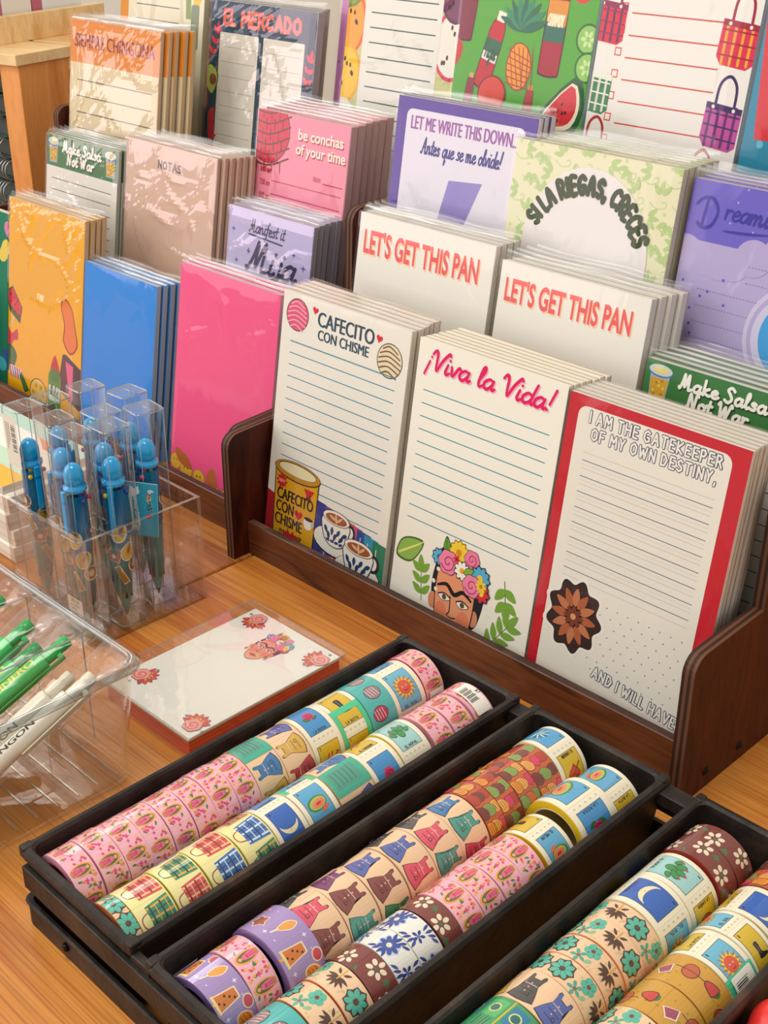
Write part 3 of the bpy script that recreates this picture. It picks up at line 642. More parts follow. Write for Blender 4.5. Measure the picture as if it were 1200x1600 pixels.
def art_dre(H):
    a = art_base(H, '#b6a9d6'); a.rect(0, 0, 1, .29, '#6d62c6')
    for x, y, r in ((.02, .36, .10), (.13, .38, .085), (.22, .40, .07), (.30, .37, .09), (.40, .32, .10), (.55, .28, .11), (.70, .28, .12), (.9, .28, .15)): a.ell(x, y, r, r*.9, '#b6a9d6', n=24)
    a.hand('D', .115, .225, .072, .018, '#3c38a0', LO, fit=.13, sm=5); a.hand('reaming', .37, .165, .046, .013, '#3c38a0', LO, fit=.34, sm=5, gap=.02, shear=.12); a.line([(.21, .222), (.32, .215), (.45, .20)], .013, '#3c38a0', 4, .6)
    for k in range(12):
        for j in range(44): a.rect(.13 + .017*j, .36 + .08*k, .139 + .017*j, .364 + .08*k, '#7c72a0') if (k > 1 or j > 14) else None
    random.seed(3)
    for k in range(16): a.ell(random.random(), random.random()*.33, .006, .006, '#a79fe6', n=8)
    for k in range(8): a.ell(random.random()*.3, .42 + random.random()*.35, .008, .008, '#6d62c6', n=8)
    for k in range(3): a.ell(.66, .66, .235 - .022*k, .255 - .024*k, ('#cdc6e4', '#b6a9d6', '#cfc9e6')[k], n=30)
    a.ell(.68, .66, .17, .19, '#3f9fdc', n=30)
    return a
def art_con(H):
    a = art_base(H, '#f08ea4')
    a.ell(.13, .14, .24, .24, '#7d3a2c', n=30); a.ell(.13, .14, .232, .232, '#d4304c', n=30)
    for k in range(6): a.line([(-.12, -.02 + .075*k), (.13, .02 + .075*k), (.37, -.06 + .075*k)], .012, '#7d3a2c', 4)
    for k in range(6):
        for j in range(4): a.line([(-.03 + .09*j + .04*(k % 2), -.02 + .075*k), (-.025 + .09*j + .04*(k % 2), .055 + .075*k)], .009, '#7d3a2c')
    a.font('be conchas', .70, .16, .075, '#f6ead8', fit=.48, off=.02, shadow=('#b3363f', .01, .01)); a.font('of your time', .71, .265, .075, '#f6ead8', fit=.53, off=.02, shadow=('#b3363f', .01, .01))
    a.font('date:', .70, .43, .04, '#b92338', fit=.09, off=.02); a.hline(.76, .97, .435, .008, '#b92338')
    for k, s in enumerate(('6:00 am', '7:00 am', '8:00 am', '9:00 am', '10:00 am', '11:00 am', '12:00 pm', '1:00 pm')):
        a.font(s, .07, .445 + .098*k, .042, '#b92338', fit=.115, off=.03, align='l'); a.hline(.20, .96, .50 + .098*k, .008, '#c9405a')
    return a
def art_siem(H):
    a = art_base(H, '#e6d3a8'); a.rect(0, 0, 1, .27, '#e98a1c')
    a.font('SIEMPRE CHINGONA', .5, .17, .085, '#8c2b2b', fit=.90, bold=.003)
    for k in range(9): a.hline(.09, .94, .38 + .105*k, .007, '#5b5c45')
    return a
def avocado(a, x, y, k, rot=0):
    a.leaf(x, y, .20*k, .15*k, '#2f4a20', rot); a.leaf(x, y, .18*k, .13*k, '#b5c860', rot); a.ell(x + .02*k, y, .035*k, .035*k, '#7a4a25')
def art_merc(H):
    a = art_base(H, '#0f4658'); random.seed(8)
    for k in range(40): a.ell(random.random(), random.random()*H, .006, .006, '#3f8296', n=6)
    a.hand('EL MERCADO', .5, .135, .082, .026, '#f0705a', UP, fit=.72, gap=.28)
    a.rect(.105, .185, .485, H - .1, '#e9e2d2', .012); a.rect(.53, .185, .91, H - .1, '#e9e2d2', .012)
    for k in range(10): a.hline(.13, .46, .27 + .09*k, .004, '#b9b3a5'); a.hline(.555, .885, .27 + .09*k, .004, '#b9b3a5')
    for y in (.2, .85): a.spray(.03, y + .16, .08, y - .03, 3, .055, .028, '#e23a4e', '#e23a4e')
    a.spray(.945, .45, .975, .26, 3, .055, .028, '#e23a4e', '#e23a4e'); avocado(a, .04, .48, 1.0, 80); avocado(a, .96, .60, 1.0, 60)
    a.poly([(.03, .70), (.09, .66), (.09, .84), (.05, .86)], '#d9343e', 3); a.poly([(.93, .78), (.99, .74), (.99, .9), (.95, .93)], '#e9a52c', 3)
    return a
def bottle(a, x, y, k, rot, body, cap, lab=None, txt=None):
    c, s = cos(R(rot)), sin(R(rot))
    T = lambda p: [(x + (u*c - v*s)*k, y + (u*s + v*c)*k) for u, v in p]
    a.poly(T([(-.075, -.15), (-.04, -.24), (.04, -.24), (.075, -.15), (.08, .2), (.06, .26), (-.06, .26), (-.08, .2)]), '#3d1418', 3); a.poly(T([(-.068, -.15), (-.036, -.23), (.036, -.23), (.068, -.15), (.072, .195), (.052, .25), (-.052, .25), (-.072, .195)]), body, 3)
    a.poly(T([(-.038, -.30), (.038, -.30), (.038, -.23), (-.038, -.23)]), cap)
    if lab:
        for (v0, v1, col) in lab: a.poly(T([(-.072, v0), (.072, v0), (.072, v1), (-.072, v1)]), col)
    if txt: q = T([(0, txt[1])])[0]; a.hand(txt[0], q[0], q[1], txt[2]*k, .012*k, txt[3], LO if txt[0] == 'Tajin' else UP, fit=.115*k, rot=rot, sm=3 if txt[0] == 'Tajin' else 0)
def art_taj(H):
    a = art_base(H, '#4fa62e'); random.seed(21)
    for k in range(120): a.ell(random.random(), random.random()*H, .004, .006, '#c8632c', random.random()*90, 6)
    a.off = (0, .24)
    bottle(a, .27, .31, .80, 14, '#c3222c', '#f0ece0', [(-.10, .0, '#1f6a48'), (.0, .06, '#e9e6da')], ('Tajin', .04, .06, '#1f5a40'))
    bottle(a, .72, .14, .98, 2, '#a81d2c', '#d8a060', [(-.16, -.02, '#e0912c'), (-.02, .07, '#1f6a58')], ('CHAMOY', -.02, .06, '#f2e6c0'))
    bottle(a, .06, .05, .8, 4, '#7d1f33', '#e0912c', [(-.2, -.1, '#e9b02c')]); bottle(a, .60, .58, .42, 3, '#a8322c', '#e0912c'); bottle(a, .14, .56, .42, 3, '#8c2a3a', '#d8a060')
    a.off = (.07, .17)      # pineapple
    a.poly([(.36, .33), (.42, .30), (.49, .34), (.52, .44), (.49, .54), (.42, .57), (.35, .52), (.33, .43)], '#9a4a1c', 4); a.poly([(.366, .338), (.42, .308), (.484, .346), (.512, .44), (.484, .534), (.42, .561), (.358, .515), (.338, .43)], '#ef9a2a', 4)
    for k in range(6): a.line([(.34 + .035*k, .33), (.34 + .035*k + (.06 if k < 3 else .02), .55)], .006, '#b5482a'); a.line([(.34, .35 + .036*k), (.51, .40 + .03*k)], .006, '#b5482a')
    for k in range(9): a.leaf(.42 + .09*cos(R(-160 + 17.5*k)), .24 + .10*sin(R(-160 + 17.5*k)), .20, .05, ('#1f6a50', '#2f8a62')[k % 2], -160 + 17.5*k)
    a.off = (-.06, .06)
    a.ell(.38, .72, .11, .11, '#7c1f20'); a.ell(.38, .72, .10, .10, '#d9402c'); a.leaf(.05, .50, .17, .12, '#c8332c', 80); a.ell(.94, .10, .07, .07, '#d9402c')
    a.off = (.06, .09)
    a.poly([(.60, .80), (.86, .52), (.94, .66), (.90, .82), (.74, .86)], '#1f5a30', 3); a.poly([(.63, .79), (.84, .56), (.91, .67), (.87, .80), (.74, .83)], '#f0e6c8', 3); a.poly([(.645, .785), (.835, .575), (.89, .68), (.85, .78), (.74, .81)], '#d92f3a', 3)
    for k in range(6): a.ell(.74 + .03*(k % 3) + .02*(k//3), .73 + .045*(k % 2) - .05*(k//3), .007, .012, '#2a1518', 30, 8)
    a.off = (.0, .10)
    for x, y in ((.96, .31), (.98, .46)): a.ell(x, y, .085, .085, '#2c6a24'); a.ell(x, y, .072, .072, '#8cc660'); a.flower(x, y, .05, '#c9e29a', '#8cc660', 6)
    return a
def bag(a, x, y, k, body, l1, l2, rot=0):
    a.line([(x - .05*k, y - .07*k), (x - .04*k, y - .17*k), (x + .01*k, y - .21*k), (x + .055*k, y - .16*k), (x + .06*k, y - .06*k)], .016*k, l2, 4)
    q = [(x - .10*k, y - .08*k), (x + .11*k, y - .06*k), (x + .105*k, y + .13*k), (x + .07*k, y + .155*k), (x - .08*k, y + .14*k), (x - .11*k, y + .10*k)]
    a.poly(q, body)
    for j in range(4): a.line([(x - .07*k + .048*k*j, y - .06*k), (x - .075*k + .048*k*j, y + .135*k)], .016*k, l1)
    for j in range(3): a.line([(x - .098*k, y - .03*k + .06*k*j), (x + .10*k, y - .015*k + .06*k*j)], .008*k, l2)
    a.poly([(x - .10*k, y - .08*k), (x + .11*k, y - .06*k), (x + .108*k, y - .03*k), (x - .102*k, y - .05*k)], l2); a.ell(x - .06*k, y - .058*k, .01*k, .01*k, '#e9e4d8', n=8); a.ell(x + .06*k, y - .048*k, .01*k, .01*k, '#e9e4d8', n=8)
def art_chk(H):
    a = art_base(H, '#ece8e0'); a.off = (0, .17)
    for k in range(9):
        y = -.07 + .118*k; a.rect(.125, y, .17, y + .045, '#d9543a'); a.rect(.132, y + .007, .163, y + .038, '#ece8e0'); a.hline(.20, .80, y + .05, .008, '#cf5240')
    bag(a, .06, .12, 1.0, '#d8203c', '#5a2550', '#8c1f50'); bag(a, .89, .16, 1.05, '#dc2a4c', '#e9a52c', '#a01f3c'); bag(a, .03, .50, 1.0, '#1f7a48', '#d8d8c0', '#e9ead8'); bag(a, .88, .58, 1.05, '#c04f9a', '#6a2a70', '#3f2a60')
    bag(a, .07, .88, 1.0, '#d9543a', '#e9b02c', '#b03028'); bag(a, .80, .96, 1.0, '#c9302c', '#e9b02c', '#b03028')
    return a
def art_fru(H):
    a = art_base(H, '#c9c98a')
    for x, y, r, c1, c2 in ((.02, .30, .16, '#e8642c', '#f2a02c'), (.03, .62, .14, '#e8a81c', '#f0bf2c'), (.03, .95, .13, '#e6e2cf', '#f0ece0'), (.95, .36, .16, '#d8345c', '#ece6d8'), (.97, .85, .13, '#6f8a2c', '#8ca03a'), (.95, .05, .14, '#5a2a4a', '#7a3a5a'), (.02, .02, .14, '#6f8a2c', '#8ca03a')):
        a.ell(x, y, r, r*1.35, c1); a.ell(x, y, r*.86, r*1.2, c2)
        for q in range(8): a.ell(x + r*.45*cos(q*2.4), y + r*.7*sin(q*1.9), .01, .016, '#3a2a28', n=8)
    a.rect(.16, -.05, .84, H, '#e6e3d8')
    for k in range(12): a.hline(.22, .80, .04 + .092*k, .008, '#3f5a50')
    return a
def art_elo(H):
    a = art_base(H, '#1d86a6')
    a.poly([(.0, .2), (.4, .2), (.36, .80), (.06, .80)], '#d3262c'); a.rect(-.02, .16, .42, .22, '#b01f28', .02)
    for k in range(6): a.ell(.05 + .07*k, .13 - .03*(k % 2), .06, .07, ('#7fae3a', '#e9c63a')[k % 2])
    for k in range(9): a.ell(.1 + .11*(k % 4), .3 + .13*k, .02, .02, '#5fb8c8', n=8)
    a.ell(.16, 1.10, .20, .07, '#8c5a2c'); a.ell(.16, 1.09, .19, .06, '#ecd49a'); a.line([(-.02, 1.07), (.05, 1.10), (.1, 1.06), (.18, 1.10), (.28, 1.09)], .03, '#e98a2c', 4)
    return a
def art_pur(H):
    a = art_base(H, '#c07ab0')
    for k in range(24): a.ell((.07 + .37*k) % 1, (.05 + .13*k) % H, .01, .016, '#7d3a70', n=8)
    a.ell(.82, .62, .20, .26, '#2f78b0'); a.rect(.90, 0, .94, H, '#d9b8d0')
    return a
def art_back(H):
    a = art_base(H, '#e9dfc2'); a.rect(0, 0, .10, H, '#e0912c')
    for k in range(9): a.hline(.2, .72, .04 + .1*k, .007, '#5b5c55')
    a.poly([(.78, 0), (.84, 0), (.86, .3), (.80, .3)], '#7f9a4a'); a.poly([(.86, -.05), (.93, 0), (.97, .16), (.90, .22), (.86, .1)], '#e8c23a', 3); a.rect(.86, .2, .95, .5, '#7a8a6a', .02)
    return a
# ------------------------------------------------------------------ floor, wall, tables
f = MB(); f.box((-5, -3, -1.60), (3, 5, -1.50), P('#8a7a68')); tag(f.build('floor'), kind='structure')
w = MB(); w.box((-5, 2.6, -1.50), (3, 2.7, 3.2), P('#d9d0c0')); tag(w.build('wall_back'), kind='structure')
def table(x0, x1, y0, y1, mat, label):
    t = thing('display_table', ((x0 + x1)/2, (y0 + y1)/2, -1.5), label, 'table')
    cx, cy = (x0 + x1)/2, (y0 + y1)/2
    b = MB(); b.box((x0 - cx, y0 - cy, 1.43), (x1 - cx, y1 - cy, 1.5), mat); b.build('tabletop', t, bevel=.004)
    b = MB()
    b.box((x0 - cx + .1, y0 - cy + .1, 1.27), (x1 - cx - .1, y1 - cy - .1, 1.43), mat); b.build('apron', t)
    for sx in (x0 - cx + .08, x1 - cx - .18):
        for sy in (y0 - cy + .08, y1 - cy - .18):
            b = MB(); b.box((sx, sy, 0), (sx + .1, sy + .1, 1.43), mat); b.build('leg', t)
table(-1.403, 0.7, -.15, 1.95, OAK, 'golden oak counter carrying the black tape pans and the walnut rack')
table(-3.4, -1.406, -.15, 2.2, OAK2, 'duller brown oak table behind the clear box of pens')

# ------------------------------------------------------------------ stepped walnut racks
def panel_profile(st, yb):
    """side view of a stepped side panel: (y, z) outline; st = front y and top z of every step"""
    pts = [(st[0][0], 0)]
    for k, (yk, zk) in enumerate(st):
        r = .022
        for i in range(6):
            a = R(180 - 90*i/5); pts.append((yk + r + r*cos(a), zk - r + r*sin(a)))
        pts.append((st[k+1][0] - .004 if k < len(st) - 1 else yb, zk + .004))
    pts.append((yb, 0)); return pts
PLY = [P('#3a241b'), P('#6a4632')]
def rack(x0, x1, y0, st_l, st_r, label):
    """x0..x1 outer faces, y0 front edge of the panels"""
    t = thing('stepped_display_rack', ((x0 + x1)/2, y0, 0), label, 'display rack'); cx = (x0 + x1)/2
    yb = y0 + .52; th = .016
    for xa in (x0, x1 - th):
        b = MB(); pr = panel_profile(st_r if xa > x0 else st_l, yb); n = len(pr)
        L_ = [(xa - cx, y - y0, z) for y, z in pr]; R_ = [(xa + th - cx, y - y0, z) for y, z in pr]
        b.face(L_[::-1], PANEL); b.face(R_, PANEL)
        if sum(L_[i][1]*L_[(i+1) % n][2] - L_[(i+1) % n][1]*L_[i][2] for i in range(n)) < 0: b.f = [q[::-1] for q in b.f]
        for i in range(n):
            j = (i + 1) % n
            for q in range(4):      # plies of the cut edge
                u0, u1 = q/4, (q+1)/4
                m = lambda p, r_, u: tuple(p[c] + (r_[c] - p[c])*u for c in range(3))
                b.face([m(L_[i], R_[i], u0), m(L_[i], R_[i], u1), m(L_[j], R_[j], u1), m(L_[j], R_[j], u0)], PLY[q % 2])
        pn = b.build('side_panel', t)
        if xa > x0:      # brass-dark screws on the outer face
            for (sy, sz) in ((.045, .024), (.118, .022), (.175, .105), (.30, .20), (.16, .25)):
                s = MB(); s.lathe([(.0001, .0028), (.0035, .0028), (.0062, .0012), (.0075, .0)], P('#2a2320', 'metal'), 16, 'x', (xa + th - cx, sy, sz), False, False)
                s.box((xa + th - cx + .0026, sy - .003, sz - .0008), (xa + th - cx + .0031, sy + .003, sz + .0008), P('#0d0b0a')); s.build('screw', pn)
    a, c = x0 + th - cx, x1 - th - cx
    for k in range(4):
        zf = (.012, .13, .26, .39)[k]; yf = (.042, .157, .272, .400)[k]; ye = (.157, .272, .400, .515)[k]
        b = MB(); b.box((a, yf, zf - .012), (c, ye - (.0 if k == 3 else .0), zf), WALNUT); b.build('shelf', t)
        hgt = .044
        b = MB(); b.box((a, yf - .013, zf - .012 if k else 0), (c, yf, zf + hgt), WALNUT, {1: PLYEDGE}); b.build('front_board', t, bevel=.0012, seg=1)
    b = MB(); b.box((a, .508, 0), (c, .52, .49), WALNUT); b.build('back_panel', t)
    return t
rack(-1.428, -.598, 1.085, ((1.085, .207), (1.215, .355), (1.345, .497)), ((1.076, .203), (1.218, .352), (1.345, .497)), 'walnut plywood rack holding the Cafecito, Viva la Vida and red-bordered notepads')
rack(-2.36, -1.4295, 1.109, ((1.109, .205), (1.224, .345), (1.430, .515)), ((1.109, .205), (1.224, .345), (1.40, .45)), 'walnut plywood rack behind the pen box holding yellow, blue and pink notepads')
# ------------------------------------------------------------------ note pads
def wrinkled_sleeve(w, h, t, seed, flap=.013, crumple=0.0):
    """clear cellophane bag: creased front, smooth back, sealed flap above the pad"""
    rnd = random.Random(seed); mb = MB(); ex = .004; cr = crumple
    nx, nz = (36, 64) if cr > .2 else (14, 20)
    SL = SLEEVE_X if cr > .3 else SLEEVE
    folds = []
    for k in range(int(4 + 16*cr) if cr > 0 else 3):      # sharp creases, most of them fanning down from the top corners
        an = rnd.choice((1, 1, 1, -1))*rnd.uniform(.15, 1.0)
        sg = rnd.uniform(.006, .014)
        folds.append((rnd.uniform(-w*.5, w*.5), h*(1 - abs(rnd.gauss(0, .28))), cos(an), sin(an), sg*rnd.uniform(.25, .6)*min(1, .35 + cr*.6) if cr else .0006, sg, rnd.uniform(.035, .11)))
    def disp(x, z):
        d = 0
        for (cx, cz, c, s_, A, sg, ln) in folds:
            u = (x - cx)*c + (z - cz)*s_; v = -(x - cx)*s_ + (z - cz)*c + .012*sin(u*40 + cx*90)
            if abs(v) < sg: d = max(d, A*(1 - abs(v)/sg)*max(0, 1 - (u/ln)**2))
        return d
    vs = []; W = w/2 + ex; bulge = .0015 + .0022*cr
    for j in range(nz + 1):
        z = -ex*.5 + (h + ex*.5)*j/nz
        for i in range(nx + 1):
            x = -W + 2*W*i/nx; e = min(1, (W - abs(x))/.016); top = min(1, (h - z)/.014); low = min(1, (z + ex)/.03)
            vs.append((x, -.0016 - (disp(x, z) + bulge)*e*top*low, z))
    fs = [(j*(nx+1) + i, j*(nx+1) + i + 1, (j+1)*(nx+1) + i + 1, (j+1)*(nx+1) + i) for j in range(nz) for i in range(nx)]
    mb.mesh(vs, fs, SL, cr < .3)
    # sides, back, and the flap that closes over the top
    b0, b1 = -ex*.5, h
    yb = t + .0012
    mb.face([(-W, -.0016, b0), (-W, -.0016, b1), (-W, yb, b1), (-W, yb, b0)], SLEEVE); mb.face([(W, -.0016, b0), (W, yb, b0), (W, yb, b1), (W, -.0016, b1)], SLEEVE)
    mb.face([(-W, yb, b0), (-W, yb, b1), (W, yb, b1), (W, yb, b0)], SLEEVE)
    n = 10; tv = []; lean = rnd.uniform(-.3, 1.0)*t
    for i in range(n + 1):
        x = -W + 2*W*i/n; q = .0009*sin(i*1.9 + seed)
        tv += [(x, -.0016, h), (x, t*.5 + q, h + .0022), (x, t*.5 + lean + q*1.6, h + flap*(.9 + .12*sin(i*1.1 + seed))), (x, yb, h)]
    mb.mesh(tv, [(4*i + j, 4*i + 4 + j, 4*i + 5 + j, 4*i + 1 + j) for i in range(n) for j in (0, 1)] + [(4*i + 1, 4*i + 5, 4*i + 7, 4*i + 3) for i in range(n)], FLAP, True)
    return mb
def notepad(x0, x1, y0, zf, zt, t, art, edge, label, group, sleeve=True, crumple=0.0, flap=.013, board='#b9a78c', edge_top=None, roll=0.0, seed=1):
    """x0..x1, y0 = where the front plane meets the counter, zf floor height, zt height of the top edge"""
    w = x1 - x0; ln = R(LEAN); h = (zt - zf)/cos(ln)
    o = thing('notepad', ((x0 + x1)/2, y0 + zf*tan(ln), zf), label, 'notepad', group, (-ln, roll, 0))
    H = h/w
    A_ = art(H)
    mb = MB(); mb.box((-w/2, -.0004, .0006), (w/2, .0006, h), P(edge_top or edge)); A_.flat(mb, w, h, .0004); mb.build('cover_sheet', o)
    mb = MB(); mb.box((-w/2, .0006, .0006), (w/2, t - .0016, h - .0003), pages(edge)); mb.build('paper_block', o)
    mb = MB(); mb.box((-w/2 - .0003, t - .0016, .0), (w/2 + .0003, t, h + .0003), P(board)); mb.build('backing_board', o)
    if sleeve: wrinkled_sleeve(w, h, t, seed, flap, crumple=crumple).build('cellophane_sleeve', o)
    return o
def stack(key, x0, x1, y0, zf, zt, n, pitch, t, art, edge, front, back, sleeve=True, dx=0.0, crumple=0.0, flap=.013, dz=.003, edge_top=None, board='#b9a78c', roll=0.0, plain=False):
    """front pad plus the same pads filed behind it"""
    random.seed(key)
    grp = 'notepads filed ' + back
    p = notepad(x0, x1, y0, zf, zt, t, art, edge, front, grp, sleeve, crumple, flap, board, edge_top, roll, seed=len(key)*7 + ord(key[0]))
    if sleeve and crumple:      # the filed pads wear the same bag drawn tight
        w_, h_ = x1 - x0, (zt - zf)/cos(R(LEAN)); q_ = wrinkled_sleeve(w_, h_, t, 3, flap, 0.0).build('cellophane_sleeve'); flat_ = q_.data; bpy.data.objects.remove(q_)
    if plain:               # the filed pads have plain white tops
        w_, h_ = x1 - x0, (zt - zf)/cos(R(LEAN)); m_ = MB(); m_.box((-w_/2, -.0004, .0006), (w_/2, .0006, h_), P(edge)); q_ = m_.build('cover_sheet'); plain_ = q_.data; bpy.data.objects.remove(q_)
    for k in range(1, n):
        c = copy_tree(p)
        if plain:
            for ch in c.children:
                if ch.name.startswith('cover_sheet'): ch.data = plain_
        for ch in c.children:
            if ch.name.startswith('cellophane') and crumple: ch.data = flat_
        c.location = p.location + Vector((dx*k/(n - 1) + random.uniform(-.0012, .0012), pitch*k, 0))*U
        c.rotation_euler = (p.rotation_euler[0], p.rotation_euler[1]*.3 + random.uniform(-.004, .004), random.uniform(-.006, .006))
        c['label'] = 'notepad ' + (ORD[k] + ' from the front ' if k < n - 1 else 'hindmost ') + back
    return p
z1, z2, z3, z4 = .012, .13, .26, .39
# right rack, front row
stack('caf', -1.403, -1.146, 1.135, z1, .409, 5, 0.0125, 0.0104, art_caf, '#ece5d5', 'white lined notepad lettered CAFECITO CON CHISME with a yellow tin, front of its stack', 'in the Cafecito con Chisme stack', True, -.004, flap=.0045)
stack('viv', -1.130, -.883, 1.135, z1, .406, 7, 0.0098, 0.0086, art_viv, '#ece5d5', 'white lined notepad with pink script Viva la Vida and flower-crowned woman, front of its stack', 'in the Viva la Vida stack', False, .012)
stack('gat', -.879, -.631, 1.135, z1, .402, 6, 0.0098, 0.0077, art_gat, '#ece4d6', 'red-bordered notepad lettered I AM THE GATEKEEPER OF MY OWN DESTINY', 'behind the red-bordered gatekeeper notepad', True, -.002, crumple=0.12, flap=.0045, plain=True)
# right rack, second row
stack('panA', -1.378, -1.117, 1.252, z2, .503, 4, 0.013, 0.0109, art_pan, '#e9e3d8', "white notepad lettered LET'S GET THIS PAN, above the Cafecito stack", 'in the pan stack behind the Cafecito notepads', crumple=0.15)
stack('panB', -1.103, -.863, 1.252, z2, .489, 4, 0.0155, 0.0134, art_pan, '#e9e3d8', "white notepad lettered LET'S GET THIS PAN, above the Viva la Vida stack", 'in the pan stack behind the Viva la Vida notepads', dx=.014)
stack('salR', -.854, -.632, 1.252, z2, .419, 5, 0.015, 0.0115, art_sal, '#dfe0d2', 'green-topped Make Salsa Not War notepad behind the red-bordered gatekeeper stack', 'in the salsa stack behind the gatekeeper notepads', dx=-.012, edge_top='#3f7d40')
# right rack, third row
stack('wri', -1.408, -1.142, 1.338, z3, .652, 3, 0.0125, 0.009, art_wri, '#d9d4dd', 'purple-bordered notepad lettered LET ME WRITE THIS DOWN', 'in the purple-bordered stack', crumple=0.2)
stack('si', -1.164, -.896, 1.324, z3, .627, 6, 0.0135, 0.0114, art_si, '#e3dcbc', 'pale green leafy notepad with white arch lettered SI LA RIEGAS, CRECES', 'in the pale green Si la riegas stack')
stack('dre', -.888, -.634, 1.340, z3, .616, 4, .0165, .012, art_dre, '#c9c3dd', 'violet Dreaming notepad with clouds and dotted lines', 'in the violet Dreaming stack')
# right rack, top row
stack('taj', -1.409, -1.157, 1.455, z4, .842, 4, .0165, .012, art_taj, '#bfe0da', 'green notepad printed with pineapple, sauce bottles and watermelon', 'in the green pineapple and bottle stack', edge_top='#58a83a', crumple=0.15)
stack('chk', -1.150, -.905, 1.455, z4, .845, 4, .0165, .012, art_chk, '#c9d2dc', 'off-white checklist notepad with orange boxes and plaid market bags', 'in the plaid market bag checklist stack')
stack('elo', -.898, -.640, 1.455, z4, .850, 3, .0175, .012, art_elo, '#9fc9d6', 'teal notepad with a red cup, cut off at the edge of the picture', 'in the teal red-cup stack')
# left rack, front row
stack('yel', -2.222, -1.972, 1.172, z1, .394, 4, 0.012, 0.0085, art_yel, '#d9b78c', 'yellow notepad printed with candies, mango pop and watermelon', 'in the yellow candy stack', crumple=1.1)
stack('blue', -1.968, -1.757, 1.172, z1, .327, 4, 0.0125, 0.009, art_blue, '#a9c4dd', 'plain bright blue notepad in a clear sleeve, front of its stack', 'in the plain blue stack', dx=.008, crumple=0.1)
stack('pink', -1.695, -1.450, 1.172, z1, .381, 3, 0.0145, 0.011, art_pink, '#d7a5b8', 'plain hot pink notepad with yellow smiling shapes along its bottom', 'in the hot pink stack', edge_top='#f08ab0', crumple=0.25)
# left rack, second row
stack('mija', -1.721, -1.512, 1.287, z2, .448, 6, 0.013, 0.0095, art_mija, '#b5aebf', 'lavender notepad lettered Manifest it Mija', 'in the lavender Mija stack', dx=-.004, crumple=0.5)
stack('notas', -2.018, -1.761, 1.287, z2, .514, 6, 0.0105, 0.007, art_notas, '#cfa893', 'beige pink notepad headed NOTAS in shiny cellophane', 'in the beige NOTAS stack', dx=.03, crumple=0.9)
stack('salL', -2.279, -2.043, 1.287, z2, .484, 5, 0.011, 0.0075, art_sal, '#cfd3c6', 'green-topped Make Salsa Not War notepad behind the yellow candy stack', 'in the salsa stack behind the yellow candy notepads', dx=.012, edge_top='#5f9a6c', crumple=0.5)
# left rack, third row
stack('con', -1.739, -1.517, 1.352, z3, .589, 6, 0.0185, 0.015, art_con, '#dfa9b4', 'pink notepad lettered be conchas of your time with a red shell bread', 'in the pink be conchas stack', dx=-.012, edge_top='#f3b3c0')
stack('siem', -2.335, -2.047, 1.372, z3, .677, 5, 0.0115, 0.008, art_siem, '#d9b98a', 'orange-topped cream notepad lettered SIEMPRE CHINGONA', 'in the orange-topped Siempre chingona stack', edge_top='#e0a050', dx=.034, crumple=.9)
# left rack, top row
stack('merc', -2.066, -1.774, 1.500, z4, .722, 3, 0.02, 0.0165, art_merc, '#b9b5ae', 'dark teal market list lettered EL MERCADO with two white columns', 'in the dark teal El Mercado stack', dx=-.03, crumple=1.0)
stack('fru', -1.700, -1.445, 1.500, z4, .790, 3, .0175, .013, art_fru, '#b9cdb8', 'lined notepad with papaya and dragon fruit borders beside the green pineapple stack', 'in the fruit-bordered stack', crumple=0.3)
stack('pur', -1.770, -1.62, 1.552, z4, .800, 1, .0165, .013, art_pur, '#b59ab5', 'mauve notepad standing behind the El Mercado and fruit-bordered stacks', 'behind the fruit-bordered stack')
stack('back', -2.362, -2.094, 1.505, z4, .760, 2, .0165, .013, art_back, '#d6caa8', 'cream lined notepad with a yellow fruit edge behind the Siempre chingona stack', 'in the cream stack behind the Siempre chingona notepads')
# ------------------------------------------------------------------ strapped loaf pans
def rect_ring(x0, x1, y0, y1, z, r=.006, n=3): return [(x, y, z) for x, y in rrect(x0, y0, x1, y1, r, n)]
PANS = [(-.9755, -.783), (-.762, -.5735), (-.538, -.3555)]
PY0, PY1, RIM = .456, 1.011, .0967
pan = thing('strapped_loaf_pans', (-.665, .7335, 0), 'dark rusty strapped steel loaf pans holding rows of washi tape', 'baking pan')
def L3(x, y, z): return (x + .665, y - .7335, z)
for x0, x1 in PANS:
    b = MB(); prof = [(.011, .012), (.003, .083), (.0, .0855), (-.0005, .092), (.002, RIM), (.007, RIM + .0008), (.0095, RIM - .002), (.0100, .088), (.0100, .083), (.0135, .020)]
    rs = [[L3(*p) for p in rect_ring(x0 + i, x1 - i, PY0 + i, PY1 - i, z, .010 if i < .01 else .006)] for i, z in prof]
    b.rings(rs, STEEL, True, True, False)
    pn = b.build('pan', pan)
    for y, s in ((PY0, -1), (PY1, 1)):      # folded corner seams on the end walls
        for xc in (x0 + .02, x1 - .02):
            q = MB(); q.lathe([(.0001, .0), (.0042, .0), (.0035, .0022), (.0001, .003)], STEEL, 10, 'y', L3(xc, y + (.003 if s < 0 else -.003) - (.0035 if s < 0 else 0), .062)); q.build('rivet', pn)
    for ya, yb_ in ((PY0 + .0004, PY0 + .014), (PY1 - .014, PY1 - .0004)):     # lapped corners of the rolled rim
        for xa, xb in ((x0 + .0002, x0 + .0104), (x1 - .0104, x1 - .0002)):
            q = MB(); q.box(L3(xa, ya, .084), L3(xb, yb_, RIM + .0016), STEEL); q.build('corner_lap', pn, bevel=.002, seg=2)
    for yv in (.56, .73, .90):
        q = MB(); q.lathe([(.0001, .0), (.0062, .0), (.005, .0018), (.0001, .0026)], P('#4a332a', 'metal'), 12, 'x', L3(x0 + .0135, yv, .070)); q.build('rivet', pn)
